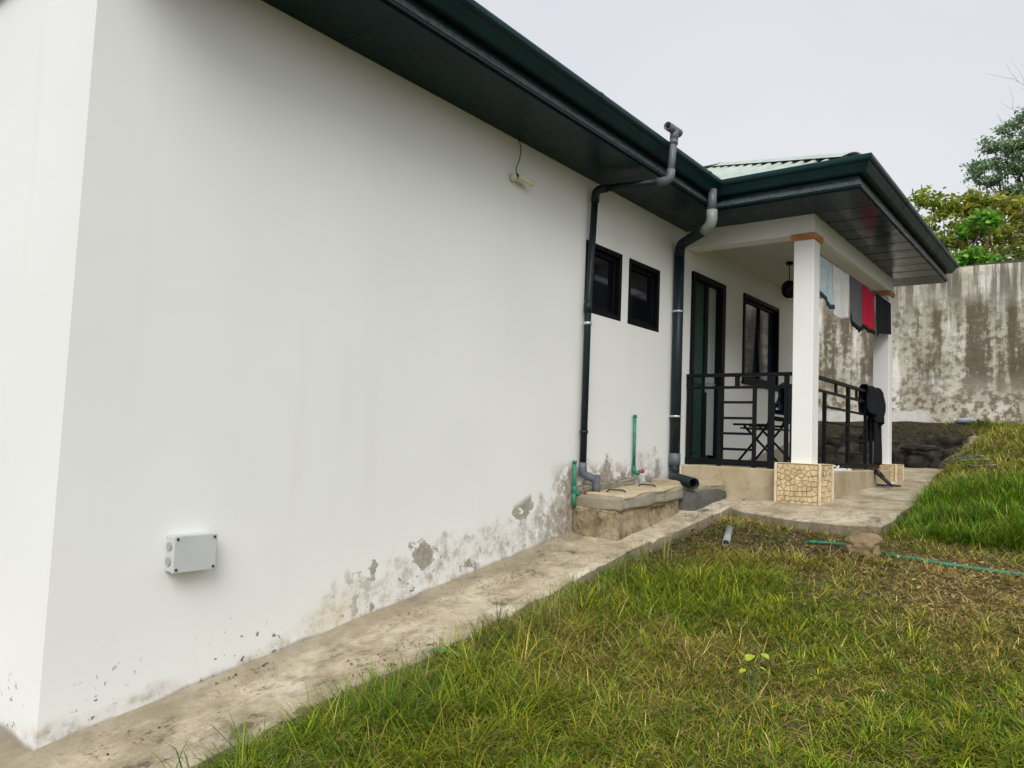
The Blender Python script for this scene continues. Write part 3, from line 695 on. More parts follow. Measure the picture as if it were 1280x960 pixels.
# ------------------------------------------------------------------ porch railings
def railing(label, P, L0, L1, posts, ladders, spacers, wide):
    t = thing('porch_railing', label, 'railing'); s = .016
    def bar(nm, a, b, z0_, z1_, d=s):
        if P == 'x': box(nm, a, b, 7.69-d, 7.69+d, z0_, z1_, 'rail', t, .002)
        else: box(nm, 1.24-d, 1.24+d, a, b, z0_, z1_, 'rail', t, .002)
    bar('top_rail', L0, L1, 2.150, 2.185, .024); bar('middle_rail', L0, L1, 2.025, 2.053, .014); bar('bottom_rail', L0, L1, 1.236, 1.30, .014)
    for p in posts:
        hw = .030 if p in wide else .018
        bar('post', p-hw, p+hw, 1.227, 2.024 if p not in wide else 2.149, .018)
    for p in spacers: bar('spacer', p-.024, p+.024, 2.0535, 2.1495, .012)
    for a, b in ladders:
        for z in (1.885, 1.723, 1.565, 1.405): bar('rung', a, b, z-.013, z+.013, .010)
    return t
railing('black ladder-pattern porch railing between the house wall and the stone-based pillar', 'x', .004, 1.140, [.03, .375, .744, .914, 1.064, 1.122], [(.394, .725)], [.02, .56, 1.064], [.914])
railing('black ladder-pattern porch railing between the two porch pillars', 'y', 7.803, 10.772, [7.84, 8.34, 9.24, 10.02, 10.30, 10.74], [(8.36, 9.20), (9.28, 10.0)], [8.05, 8.75, 9.60, 10.3], [9.24])

# ------------------------------------------------------------------ things on the porch
ch_ = thing('folding_chair', 'black folding chair standing on the porch behind the railing', 'chair')
for y in (8.38, 8.86):
    obj('rear_leg', tube([(.27, y, ZS), (.62, y, 1.66), (.80, y, 2.08)], .014, 8), 'rail', ch_, True)
    obj('front_leg', tube([(.80, y+.03, ZS), (.36, y+.03, 1.67)], .014, 8), 'rail', ch_, True)
    box('armrest', .25, .66, y-.025, y+.025, 1.672, 1.695, 'rail', ch_, .005)
    obj('foot_bar', tube([(.29, y+.015, 1.26), (.78, y+.015, 1.26)], .010, 8), 'rail', ch_, True)
for k in range(6): box('seat_slat', .33+.065*k, .385+.065*k, 8.36, 8.90, 1.635, 1.652, 'rail', ch_, .003)
for k in range(5):
    z = 1.76+.07*k; x = .62+(z-1.66)*.43
    box('back_slat', x-.008, x+.008, 8.36, 8.90, z-.025, z+.025, 'rail', ch_, .003)
for x, z in ((.28, 1.262), (.79, 1.262)): obj('stretcher', tube([(x, 8.38, z), (x, 8.89, z)], .010, 8), 'rail', ch_, True)

def cloth(name, label, cat, mat, outline, x_of, folds, amp, n=26, m=22, group=None, hem=None, rot=0, thick=.004, over=0.):
    """garment hanging on a line running along Y. outline(u)->(y, ztop, zbottom)"""
    g = random.Random(name+label); ph = g.uniform(0, 6)
    U_ = np.linspace(0, 1, n); V_ = np.linspace(0, 1, m); uu, vv = np.meshgrid(U_, V_, indexing='ij')
    yt = np.array([outline(a) for a in U_]); Yg = yt[:, 0][:, None]+0*vv; Zt = yt[:, 1][:, None]; Zb = yt[:, 2][:, None]
    Zg = Zt + (Zb-Zt)*vv
    fold = amp*(np.sin(uu*folds*6.28+ph+1.3*vv)+.5*np.sin(uu*folds*14+ph*2-vv*2))*(.25+.9*vv)
    Yg = Yg + .35*amp*np.cos(uu*folds*6.28+ph)*vv
    Xg = np.array([x_of(a) for a in yt[:, 0]])[:, None] + fold + .012*vv
    me = grid_mesh(name, Xg, Yg, Zg); o = obj(name, me, mat, None, True)
    md = o.modifiers.new("thickness", 'SOLIDIFY'); md.thickness = thick; md.offset = 0
    tag(o, label, cat, group)
    if hem:
        h_ = obj('hem', grid_mesh('hem', Xg[:, -3:]+.006, Yg[:, -3:], Zg[:, -3:]-.004), hem, o, True)
        md = h_.modifiers.new("thickness", 'SOLIDIFY'); md.thickness = thick*2.6; md.offset = 0
    return o
lx = lambda y: 1.27+.075*(y-7.8)/3.0
ip = lambda u, pts: float(np.interp(u, [p[0] for p in pts], [p[1] for p in pts]))
G_ = 'laundry on the porch clothes line'
line = tag(obj('clothes_line', tube([(lx(7.80), 7.80, 3.42), (lx(8.6), 8.6, 3.395), (lx(9.5), 9.5, 3.385), (lx(10.77), 10.772, 3.41)], .004, 6), 'line', None, True), 'thin clothes line strung between the two porch pillars', 'clothes line')
cloth('towel', 'pale blue cloth with dark hem on the clothes line beside the near pillar', 'towel', 'c_blue', lambda u: (7.84+.57*u, 3.402, ip(u, [(0, 3.02), (.4, 2.98), (.8, 2.90), (1, 2.915)])), lx, 2.2, .006, hem='hem', group=G_)
cloth('shirt', 'off-white shirt hanging on the porch clothes line', 'shirt', 'c_white', lambda u: (8.43+.56*u, 3.396, ip(u, [(0, 2.87), (.2, 2.84), (.5, 2.85), (.9, 2.90), (1, 3.0)])), lx, 2.0, .007, group=G_)
cloth('t_shirt', 'slate grey t-shirt with black hem on the porch clothes line', 't-shirt', 'c_grey', lambda u: (9.0+.50*u, 3.387, ip(u, [(0, 2.92), (.12, 2.90), (.2, 2.84), (.7, 2.79), (1, 2.85)])), lx, 1.6, .007, hem='c_black', group=G_)
cloth('shorts', 'crimson red garment on the porch clothes line', 'clothing', 'c_red', lambda u: (9.51+.52*u, 3.387-.04*u, ip(u, [(0, 2.87), (.4, 2.85), (1, 2.86)])), lx, 2.0, .006, hem='c_black', group=G_)
cloth('trousers', 'short black garment on the clothes line before the far pillar', 'clothing', 'c_black', lambda u: (10.04+.70*u, 3.37-.02*u, ip(u, [(0, 2.83), (.1, 2.88), (.6, 2.92), (1, 2.95)])), lambda y: lx(y)+.02, 1.8, .007, group=G_)
# black jacket thrown over the end of the railing
def drape(name, label, cat, mat, y0_, y1_, zt, zin, zout, xc, half, amp, seed, zf=None):
    n, m = 30, 40; U_ = np.linspace(0, 1, n); S_ = np.linspace(-1, 1, m); uu, ss = np.meshgrid(U_, S_, indexing='ij'); g = np.random.default_rng(seed)
    ph = g.uniform(0, 6, 4); Y_ = y0_+(y1_-y0_)*uu + .03*np.sin(ss*5+ph[0])
    zo = zout + (zf(uu) if zf else 0)
    drop_ = np.where(ss > 0, zt-zo, zt-zin); a = np.abs(ss)
    Z_ = zt - drop_*np.clip((a-.12)/.88, 0, 1) - .02*np.clip(a/.12, 0, 1)**2
    X_ = xc + np.sign(ss)*half*np.clip(a/.12, 0, 1)**.6 + np.where(ss > 0, 1, -.4)*amp*(1+np.sin(uu*13+ph[1]+ss*2)+.6*np.sin(uu*27+ph[2]-ss*4))*np.clip(a*1.6, 0, 1)
    Z_ = Z_ + .015*np.sin(uu*17+ph[3])*(1-a)
    o = obj(name, grid_mesh(name, X_, Y_, Z_), mat, None, True); md = o.modifiers.new("thickness", 'SOLIDIFY'); md.thickness = .012; md.offset = 0
    return tag(o, label, cat)
drape('jacket', 'black jacket thrown over the railing beside the far pillar', 'jacket', 'c_black', 9.92, 10.70, 2.235, 1.9, 1.80, 1.245, .036, .03, 4, lambda u: .16*(1-u)**2)
drape('trousers', 'black trousers hung over the railing under the black jacket', 'trousers', 'c_black', 10.28, 10.62, 2.205, 1.6, 1.31, 1.243, .032, .010, 6)
drape('jumper', 'navy jumper hung over the back of the folding chair', 'jumper', 'c_navy', 8.34, 8.92, 2.13, 1.86, 1.72, .80, .03, .02, 9)

t = thing('pendant_lantern', 'round black lantern hanging from the porch ceiling', 'lantern')
obj('ceiling_rose', tube([(.575, 9.2, 3.66), (.575, 9.2, 3.625)], .04, 12), 'frame', t)
obj('chain', tube([(.575, 9.2, 3.63), (.575, 9.2, 3.43)], .006, 6), 'frame', t)
bm = bmesh.new(); bmesh.ops.create_uvsphere(bm, u_segments=14, v_segments=9, radius=.085)
for v in bm.verts: v.co = Vector((v.co.x+.575, v.co.y+9.2, v.co.z*1.15+3.33))
obj('globe', bm, 'glass', t, True)
for k in range(6):
    a = math.pi*k/6; pts = [(.575+.09*math.cos(a)*math.sin(q), 9.2+.09*math.sin(a)*math.sin(q), 3.33+.105*math.cos(q)) for q in np.linspace(0, 2*math.pi, 17)]
    obj('cage_hoop', tube(pts, .004, 5), 'frame', t)

def flipflop(name, label, mat, x, y, z, ang, strap, tilt=0.):
    t = thing(name, label, 'sandal', 'sandals left about the porch'); n = 14; bm = bmesh.new(); c, s = math.cos(ang), math.sin(ang)
    out = [(-.13, 0), (-.12, .028), (-.06, .033), (0, .032), (.06, .042), (.105, .038), (.13, .015), (.133, -.01), (.11, -.036), (.06, -.042), (0, -.034), (-.06, -.034), (-.12, -.028)]
    def q(a, b, h): return (x+c*a-s*b, y+s*a+c*b, z+h+tilt*(a+.13))
    A = [bm.verts.new(q(a, b, 0)) for a, b in out]; B = [bm.verts.new(q(a, b, .022)) for a, b in out]
    for k in range(len(out)): bm.faces.new((A[k], A[(k+1) % len(out)], B[(k+1) % len(out)], B[k]))
    bm.faces.new(A[::-1]); bm.faces.new(B); obj('sole', bm, mat, t)
    for sg in (1, -1): obj('strap', tube([q(.085, 0, .02), q(.05, .022*sg, .05), q(-.01, .036*sg, .018)], .008, 6), strap, t, True)
flipflop('sandal', 'black sandal with white strap lying on the apron below the railing', 'black_rubber', 1.50, 10.02, float(apron_z(10.02)), R(20), 'white_rubber')
flipflop('sandal', 'black sandal propped against the porch slab below the railing', 'black_rubber', 1.47, 9.82, float(apron_z(9.82))+.012, R(160), 'black_rubber', .75)
flipflop('sandal', 'white sandal on the porch slab just behind the near pillar', 'white_rubber', 1.31, 8.45, ZS+.001, R(75), 'white_rubber')
flipflop('sandal', 'white-soled sandal on the porch slab, second one behind the near pillar', 'white_rubber', 1.32, 8.78, ZS+.001, R(80), 'black_rubber')

# ------------------------------------------------------------------ boundary wall
bw = thing('boundary_wall', 'tall mould-stained boundary wall behind the porch', 'wall')
xs = np.linspace(-14, 9, 200)
def ztop(x): return 4.62 + .012*(x-1.5) + .02*(noise2(x, 0*x, 2.2, 12)-.5)
zz = np.concatenate([np.linspace(.6, 1.72, 6), np.linspace(1.8, 4.5, 30), [1e9]])
XX, ZZ = np.meshgrid(xs, zz, indexing='ij'); ZZ = np.minimum(ZZ, ztop(XX))
me = grid_mesh('wall_face', XX, 15.0 + .02*(noise2(XX, ZZ, 1.3, 14)-.5) + .012*(noise2(XX, ZZ, 5, 15)-.5), ZZ)
o = obj('wall_face', me, 'boundary', bw, True); md = o.modifiers.new("thickness", 'SOLIDIFY'); md.thickness = .2; md.offset = 1
k = 0; x = -14.
while x < 9:
    x2 = x+rng.uniform(.9, 1.3); z = float(ztop(np.array((x+x2)/2)))
    obj('coping', rough_block(x+.004, x2-.004, 14.93, 15.27, z-.005, z+.062, 3, .010, 9, k+40, .012), 'coping', bw); x = x2; k += 1
# stones of the cut bank at the wall's foot
def rock(label, c, s, mat, seed, group=None, name='rock'):
    bm = bmesh.new(); bmesh.ops.create_icosphere(bm, subdivisions=4, radius=1); g = random.Random(seed); ph = [g.uniform(0, 6) for _ in range(6)]
    for v in bm.verts:
        p = v.co.copy(); d = 1+.13*math.sin(3.1*p.x+ph[0])+.12*math.sin(3.7*p.y+ph[1])+.10*math.sin(4.3*p.z+ph[2])+.05*math.sin(9*p.x+ph[3])*math.sin(8*p.y+ph[4])+.03*math.sin(17*p.z+ph[5])
        n1 = noise.noise(p*1.6+Vector((seed, 0, 0))); n2 = noise.noise(p*4.5+Vector((0, seed, 0))); n3 = noise.noise(p*11+Vector((0, 0, seed)))
        p = Vector([math.copysign(abs(q)**.82, q) for q in p])*(d+.30*n1+.12*n2+.05*n3)
        v.co = Vector((c[0]+p.x*s[0], c[1]+p.y*s[1], c[2]+p.z*s[2]))
    return tag(obj(name, bm, mat, None, True), label, 'rock', group)
g = random.Random(5)
for k in range(16):
    xx_ = -.4+(k % 8)*.30+g.uniform(-.06, .06); up_ = k >= 8
    rock('blackened stone in the %s row of the dark bank below the boundary wall' % ('upper' if up_ else 'lower'), (xx_+.15*up_, (14.45 if up_ else 14.18)+g.uniform(-.06, .04), (1.52 if up_ else 1.22)+g.uniform(-.05, .08)), (g.uniform(.2, .28), .2, g.uniform(.17, .25)), 'darkrock', k+3, 'blackened stones in the %s row at the wall foot' % ('upper' if up_ else 'lower'))
rock('flat dark stone tipped on top of the blackened bank stones', (1.12, 13.95, 1.55), (.20, .10, .06), 'darkrock', 77)
rock('rough brown boulder half sunk in the grass bank below the boundary wall', (2.02, 13.4, 1.62), (.17, .13, .10), 'rubble', 81)
tag(rock('x', (2.10, 6.28, float(ground(2.10, 6.28))+.05), (.125, .10, .085), 'rock', 91), 'brown field stone lying on the green pipe in the grass', 'rock')

t = thing('plastic_bottle', 'empty clear blue plastic bottle lying at the foot of the boundary wall', 'bottle')
M['pet'] = simple("clear_blue_plastic", (.30, .36, .40), .2, .15, 20, .1, .5); bz = float(ground(1.72, 14.72))+.06
obj('body', tube([(1.55, 14.74, bz), (1.57, 14.74, bz), (1.76, 14.70, bz+.01), (1.82, 14.69, bz+.01), (1.85, 14.685, bz+.01)], .05, 14, radii=[.035, .048, .048, .02, .017]), 'pet', t, True)
obj('cap', tube([(1.85, 14.685, bz+.01), (1.872, 14.68, bz+.01)], .019, 12), 'c_navy', t, True)

# ------------------------------------------------------------------ pieces of pipe on the lawn
a = Vector((1.02, 6.42, float(ground(1.02, 6.42))+.045)); b = Vector((1.17, 5.98, float(ground(1.17, 5.98))+.042))
tag(obj('pipe_offcut', tube([a, b], .030, 14, hollow=.86), 'pvcl', None, True), 'short grey plastic pipe offcut lying on the bare soil', 'pipe')
hp = []
for k in range(26):
    q = k/25; X_ = 1.62+1.50*q; Y_ = 6.50-.26*q+.05*math.sin(q*7); hp.append((X_, Y_, float(ground(X_, Y_))+.012+.006*math.sin(q*11)))
tag(obj('water_pipe', tube(hp, .013, 9), 'greenpipe', None, True), 'long green water pipe lying across the dry grass', 'pipe')

# ------------------------------------------------------------------ grass: blades as one mesh each
def col_attr(me, cols):
    at = me.attributes.new("Col", 'FLOAT_COLOR', 'POINT'); at.data.foreach_set('color', np.concatenate([cols, np.ones((len(cols), 1))], 1).astype(np.float32).ravel())
def blades(name, mat, x, y, z, az, ln, wd, lean, curl, col, tipmix):
    """vectorised curved blades: 3 pairs of verts and a tip"""
    n = len(x); d = np.stack([np.cos(az), np.sin(az), 0*az], 1); s = np.stack([-np.sin(az), np.cos(az), 0*az], 1)
    base = np.stack([x, y, z-.01], 1); pos = [base]; ang = lean.copy(); p = base.copy()
    for k in range(3):
        p = p + (ln/3)[:, None]*(np.sin(ang)[:, None]*d + np.cos(ang)[:, None]*np.array([0, 0, 1.])); pos.append(p.copy()); ang = ang+curl
    wk = [.75, 1., .7]; V = np.empty((n, 7, 3)); C = np.empty((n, 7, 3)); tip = np.array([.34, .29, .13])
    for k in range(3):
        V[:, 2*k] = pos[k]-s*(wd*wk[k]*.5)[:, None]; V[:, 2*k+1] = pos[k]+s*(wd*wk[k]*.5)[:, None]
        mx = (tipmix*(k/3)**1.5)[:, None]; C[:, 2*k] = C[:, 2*k+1] = col*(1-mx)+tip*mx
    V[:, 6] = pos[3]; C[:, 6] = col*(1-tipmix[:, None])+tip*tipmix[:, None]
    i = np.arange(n)[:, None]*7
    quads = np.concatenate([i+np.array([[0, 1, 3, 2]]), i+np.array([[2, 3, 5, 4]])], 0); tris = i+np.array([[4, 5, 6]])
    me = bpy.data.meshes.new(name); me.vertices.add(n*7); me.vertices.foreach_set('co', V.ravel())
    nl = len(quads)*4+len(tris)*3; me.loops.add(nl); me.loops.foreach_set('vertex_index', np.concatenate([quads.ravel(), tris.ravel()]).astype(np.int32))
    me.polygons.add(len(quads)+len(tris)); me.polygons.foreach_set('loop_start', np.concatenate([np.arange(len(quads))*4, len(quads)*4+np.arange(len(tris))*3]).astype(np.int32))
    me.update(calc_edges=True); me.validate(); col_attr(me, C.reshape(-1, 3))
    return obj(name, me, mat, None, True)

def grass_ok(X, Y):
    """1 where grass grows, less on the bare soil, 0 on concrete"""
    ex = edge_x(np.clip(Y, .8, 7.2)); k = ((X > ex+.02) | (Y < .70)).astype(float)
    fy = front_y(np.clip(X, 0, 2.15)); xr = apron_right(Y)
    k = k*~((Y > fy-.02) & (X < xr+.03) & (Y < 14.4)); k = k*(Y < 14.85)
    return k
def bare(X, Y):
    d = ((X-1.55)/.85)**2+((Y-6.35-.12*(X-1.5))/.50)**2
    d2 = ((X-.85)/.35)**2+((Y-5.9)/.8)**2
    return np.clip(1.25-np.minimum(d, d2)+.7*(noise2(X, Y, 3, 21)-.5), 0, 1)
def dry(X, Y):
    d = ((X-2.95)/.75)**2+((Y-6.0)/.95)**2
    return np.clip(1.1-d+1.0*(noise2(X, Y, 2.3, 22)-.5), 0, 1)
GREEN = np.array([[.080, .165, .008], [.135, .215, .008], [.215, .270, .010], [.310, .300, .016], [.095, .185, .012]])
STRAW = np.array([[.44, .33, .10], [.33, .235, .07], [.52, .41, .15], [.19, .125, .045]])
def tufted(n_tuft, per, xr_, yr_, seed, dens=None, ln=(.07, .15), spread=.05, greeness=.8, wd=.0034, lean=(.35, 1.0), curl=.35):
    g = np.random.default_rng(seed); tx = g.uniform(*xr_, n_tuft); ty = g.uniform(*yr_, n_tuft)
    keep = grass_ok(tx, ty)
    if dens is not None: keep = keep*dens(tx, ty)
    k = g.uniform(0, 1, n_tuft) < keep; tx, ty = tx[k], ty[k]; nt = len(tx)
    tl = g.uniform(.65, 1.25, nt)*(.75+.5*noise2(tx, ty, 1.7, 23)); taz = g.uniform(0, 6.283, nt); tc_ = g.integers(0, len(GREEN), nt); tshade = g.uniform(.55, 1.45, nt)
    cnt = g.poisson(per, nt)+3; i = np.repeat(np.arange(nt), cnt); n = len(i)
    ra = g.uniform(0, 6.283, n); rr = spread*np.sqrt(g.uniform(0, 1, n)); x = tx[i]+rr*np.cos(ra); y = ty[i]+rr*np.sin(ra)
    m_ = grass_ok(x, y) > 0; i, ra, x, y, rr = i[m_], ra[m_], x[m_], y[m_], rr[m_]; n = len(i)
    az = np.where(g.uniform(0, 1, n) < .55, ra, taz[i])+g.normal(0, .5, n)
    L_ = g.uniform(*ln, n)*tl[i]*(1.35-.75*sm(1.2, 2.6, x))**(y < 6.5); le = g.uniform(*lean, n)*(.35+.65*rr/spread+.2)
    dr_ = dry(x, y); big = noise2(x, y, .9, 24)
    pg = np.clip(greeness-.65*dr_-.85*(big-.42)-.9*np.clip(noise2(x, y, 2.6, 37)-.62, 0, 1)-.25*bare(x, y), .05, 1)
    isg = g.uniform(0, 1, n) < pg
    c = np.where(isg[:, None], GREEN[np.where(g.uniform(0, 1, n) < .6, tc_[i], g.integers(0, len(GREEN), n))], STRAW[g.integers(0, len(STRAW), n)])*tshade[i][:, None]*g.uniform(.6, 1.5, n)[:, None]
    return [x, y, ground(x, y), az, L_, wd*g.uniform(.7, 1.35, n), le, curl*g.uniform(.3, 1.7, n), c, g.uniform(0, .75, n)**2]
cat = lambda parts: [np.concatenate(q) for q in zip(*parts)]
lawn_d = lambda X, Y: np.clip(1.05-1.05*bare(X, Y)-.25*dry(X, Y), .02, 1)
lawn = cat([
    tufted(6400, 17, (.45, 4.3), (.9, 4.6), 1, lawn_d, (.05, .13), .05, .80, .0036, (.5, 1.25), .40),
    tufted(1700, 26, (.6, 4.3), (1.5, 5.2), 2, lambda X, Y: np.clip(noise2(X, Y, 1.6, 30)*2-.7, 0, 1), (.13, .23), .05, .95, .0042, (.4, 1.1), .50),
    tufted(2600, 16, (1.5, 4.2), (1.8, 5.6), 12, lambda X, Y: np.clip(noise2(X, Y, 2.1, 36)*2.2-.55, 0, 1), (.08, .17), .05, 1.02, .0042, (.5, 1.2), .5),
    tufted(2400, 13, (.7, 4.2), (1.6, 6.2), 15, lawn_d, (.12, .24), .04, .72, .0034, (.85, 1.45), .22),
    tufted(4200, 15, (.45, 4.8), (4.6, 7.6), 3, lawn_d, (.05, .12), .06, .80, .0044, (.5, 1.25), .4),
    tufted(3600, 12, (1.4, 6.0), (7.6, 15), 4, lambda X, Y: np.where((Y > 13.4) & (X < 1.8), .22*(Y > 14.3), np.where(X < apron_right(Y)+1.9, 1., .7)), (.08, .2), .08, .66, .0065),
])
o = blades('lawn_grass', 'grass', *lawn); tag(o, 'rough yellow-green lawn grass beside the house', 'grass', None, 'stuff')
tall = cat([
    tufted(900, 34, (2.12, 3.9), (6.95, 9.6), 5, lambda X, Y: np.clip(1.4-((X-3.0)/1.0)**2*.6-((Y-8.0)/1.5)**2*.6, 0, 1), (.10, .24), .07, 1.05, .0055, (.2, .8), .38),
    tufted(170, 38, (.50, 1.15), (1.35, 2.75), 6, lambda X, Y: np.clip(noise2(X, Y, 4, 38)*2.2-.3, 0, 1), (.10, .22), .05, .95, .0045, (.3, 1.1), .48),
    tufted(26, 40, (.85, 1.15), (1.85, 2.35), 13, None, (.08, .18), .05, .0, .0042, (.6, 1.4), .5),
    tufted(70, 10, (.66, 1.0), (2.3, 5.6), 14, None, (.08, .2), .05, .0, .0032, (.0, .5), .15),
    tufted(60, 26, (.66, .95), (2.4, 5.2), 7, None, (.10, .2), .04, .8, .004, (.2, .8), .40),
    tufted(90, 26, (1.9, 2.4), (9.3, 13.2), 8, None, (.10, .22), .06, .6, .0055, (.2, .8), .40),
])
tall[8][:] = np.where((tall[1] > 6.9)[:, None], tall[8]*np.array([.70, 1.0, .7]), tall[8]*np.array([.60, .78, .7]))
o = blades('tall_grass', 'grass', *tall); tag(o, 'taller dark green grass growing along the concrete edges and on the bank', 'grass', None, 'stuff')
# flattened dead straw and leaf litter
g = np.random.default_rng(44); n = 60000; x = g.uniform(.5, 4.3, n); y = g.uniform(1.0, 8, n)
k = (grass_ok(x, y) > 0) & (g.uniform(0, 1, n) < .35+.65*np.maximum(dry(x, y), bare(x, y))); x, y = x[k], y[k]; n = len(x)
o = blades('straw_thatch', 'litter', x, y, ground(x, y)+g.uniform(.006, .035, n), g.uniform(0, 6.283, n), g.uniform(.04, .13, n), g.uniform(.002, .0045, n), g.uniform(1.2, 1.65, n), g.uniform(-.05, .15, n), STRAW[g.integers(0, 4, n)]*(g.uniform(.6, 1.25, n)*(1+.35*dry(x, y))*(1-.6*bare(x, y)))[:, None], 0*x)
tag(o, 'dead straw matted under the lawn grass', 'straw', None, 'stuff')
def leaf_cards(name, mat, c, size, nrm_up, cols, seed, parent=None, aspect=.5, fold=.25):
    """pointed six-sided leaves with a slight fold"""
    g = np.random.default_rng(seed); n = len(c); nd = g.normal(0, 1, (n, 3)); nd[:, 2] = np.abs(nd[:, 2])+nrm_up; nd /= np.linalg.norm(nd, axis=1)[:, None]
    a = np.cross(nd, g.normal(0, 1, (n, 3))); a /= np.linalg.norm(a, axis=1)[:, None]; b = np.cross(nd, a); s = size[:, None]
    V = np.stack([c-a*s*.5, c-a*s*.12+b*s*aspect*.5+nd*s*fold*.3, c+a*s*.22+b*s*aspect*.42+nd*s*fold*.3, c+a*s*.55-nd*s*.1, c+a*s*.22-b*s*aspect*.42+nd*s*fold*.3, c-a*s*.12-b*s*aspect*.5+nd*s*fold*.3], 1)
    i = np.arange(n)[:, None]*6; f = np.concatenate([i+np.array([[0, 1, 2, 3]]), i+np.array([[0, 3, 4, 5]])], 0)
    me = bpy.data.meshes.new(name); me.vertices.add(n*6); me.vertices.foreach_set('co', V.ravel()); me.loops.add(len(f)*4); me.loops.foreach_set('vertex_index', f.ravel().astype(np.int32))
    me.polygons.add(len(f)); me.polygons.foreach_set('loop_start', (np.arange(len(f))*4).astype(np.int32)); me.update(calc_edges=True); me.validate()
    col_attr(me, np.repeat(cols, 6, 0)); return obj(name, me, mat, parent)
n = 9000; x = g.uniform(.55, 4.0, n); y = g.uniform(2.5, 7.6, n); k = (grass_ok(x, y) > 0) & (g.uniform(0, 1, n) < .05+1.0*np.maximum(bare(x, y), .75*dry(x, y))); x, y = x[k], y[k]; n = len(x)
lc = np.array([[.24, .155, .075], [.34, .24, .12], [.13, .085, .045], [.50, .39, .23], [.40, .29, .16]])
o = leaf_cards('leaf_litter', 'litter', np.stack([x, y, ground(x, y)+g.uniform(.004, .025, n)], 1), g.uniform(.012, .045, n), 2.2, lc[g.integers(0, 5, n)]*(g.uniform(.6, 1.2, n)*(1-.45*bare(x, y)))[:, None], 45)
tag(o, 'dead leaves scattered on the bare soil before the porch', 'leaves', None, 'stuff')
n = 2600; x = g.uniform(.5, 2.2, n); y = g.uniform(5.2, 6.9, n); k = (grass_ok(x, y) > 0) & (g.uniform(0, 1, n) < bare(x, y)*np.clip(noise2(x, y, 4, 31)*2.2-.8, 0, 1)); x, y = x[k], y[k]; n = len(x)
gw = np.array([[.06, .13, .03], [.09, .17, .035], [.05, .10, .025]])
o = leaf_cards('ground_weeds', 'leaf', np.stack([x, y, ground(x, y)+g.uniform(.015, .05, n)], 1), g.uniform(.02, .05, n), 2.0, gw[g.integers(0, 3, n)]*g.uniform(.8, 1.2, n)[:, None], 46, None, .6)
tag(o, 'low green weeds sprouting on the bare soil before the porch', 'weeds', None, 'stuff')
# crumbs of dark dirt and moss on the concrete strip
n = 5200; y = g.uniform(1.6, 7.1, n); u = g.uniform(.08, .98, n); x = u*edge_x(y)
k = g.uniform(0, 1, n) < .55*np.clip(noise2(x, y, 4, 33)*3.4-2.2, 0, 1)+.12*(noise2(x*2, y, 2.2, 34) > .6)*(np.abs(u-.30) < .12); k &= ~((x < .5) & (y > 5.5)); x, y = x[k], y[k]; n = len(x)
o = leaf_cards('dirt_crumbs', 'litter', np.stack([x, y, zb(y)-.02*x+.008+.02*np.exp(-x/.05)+0*x], 1), g.uniform(.005, .018, n), 2.5, np.array([[.10, .075, .045], [.06, .05, .03], [.17, .13, .08]])[g.integers(0, 3, n)], 47, None, .8)
tag(o, 'dark crumbs of dirt and dead moss on the concrete strip', 'dirt', None, 'stuff')

def weed(label, x, y, leaves, size, col, seed, h=.10):
    t = thing('weed', label, 'plant'); g = np.random.default_rng(seed); z = float(ground(x, y))
    for k in range(leaves):
        a = 6.283*k/leaves+g.uniform(-.4, .4); r = g.uniform(.02, .06); hh = h*g.uniform(.7, 1.25)
        c = Vector((x+r*math.cos(a), y+r*math.sin(a), z+hh)); obj('stem', tube([(x, y, z), ((x+c.x)/2, (y+c.y)/2, z+hh*.65), c], .0022, 5), M['c_green'], t)
        bm = bmesh.new(); d = Vector((math.cos(a), math.sin(a), -.15)); s = Vector((-math.sin(a), math.cos(a), 0)); S_ = size*g.uniform(.75, 1.2)
        out = [(0, 0), (.15, .36), (.5, .5), (.85, .32), (1.05, 0), (.85, -.32), (.5, -.5), (.15, -.36)]; ctr = bm.verts.new(c+d*S_*.5-Vector((0, 0, S_*.08)))
        vv_ = [bm.verts.new(c+d*S_*p+s*S_*q+Vector((0, 0, abs(q)*S_*.2-p*p*S_*.2))) for p, q in out]
        for q in range(8): bm.faces.new((ctr, vv_[q], vv_[(q+1) % 8]))
        obj('leaf', bm, col, t, True)
def leafmat(name, c):
    t = NT(name); t.color(t.ramp(t.noise(30, 3), [(.3, tuple(q*.8 for q in c)), (.7, tuple(q*1.2 for q in c))])); t.rough(.5, .35); return t.m
M['c_green'] = leafmat("weed_stem", (.10, .15, .04)); M['lf1'] = leafmat("yellow_green_leaf", (.30, .40, .03)); M['lf2'] = leafmat("fresh_green_leaf", (.085, .20, .04))
weed('yellow-green weed with round leaves standing out of the lawn', 2.26, 3.70, 4, .042, 'lf1', 3, .17)
weed('small yellow-green seedling in the lawn beside the round-leaved weed', 2.29, 3.55, 3, .034, 'lf1', 4, .15)
weed('fresh green broad-leaved weed against the concrete strip edge', .80, 3.12, 6, .055, 'lf2', 5, .10)
weed('low green weed on the bare soil below the drain chambers', .72, 5.35, 6, .05, 'lf2', 6, .07)

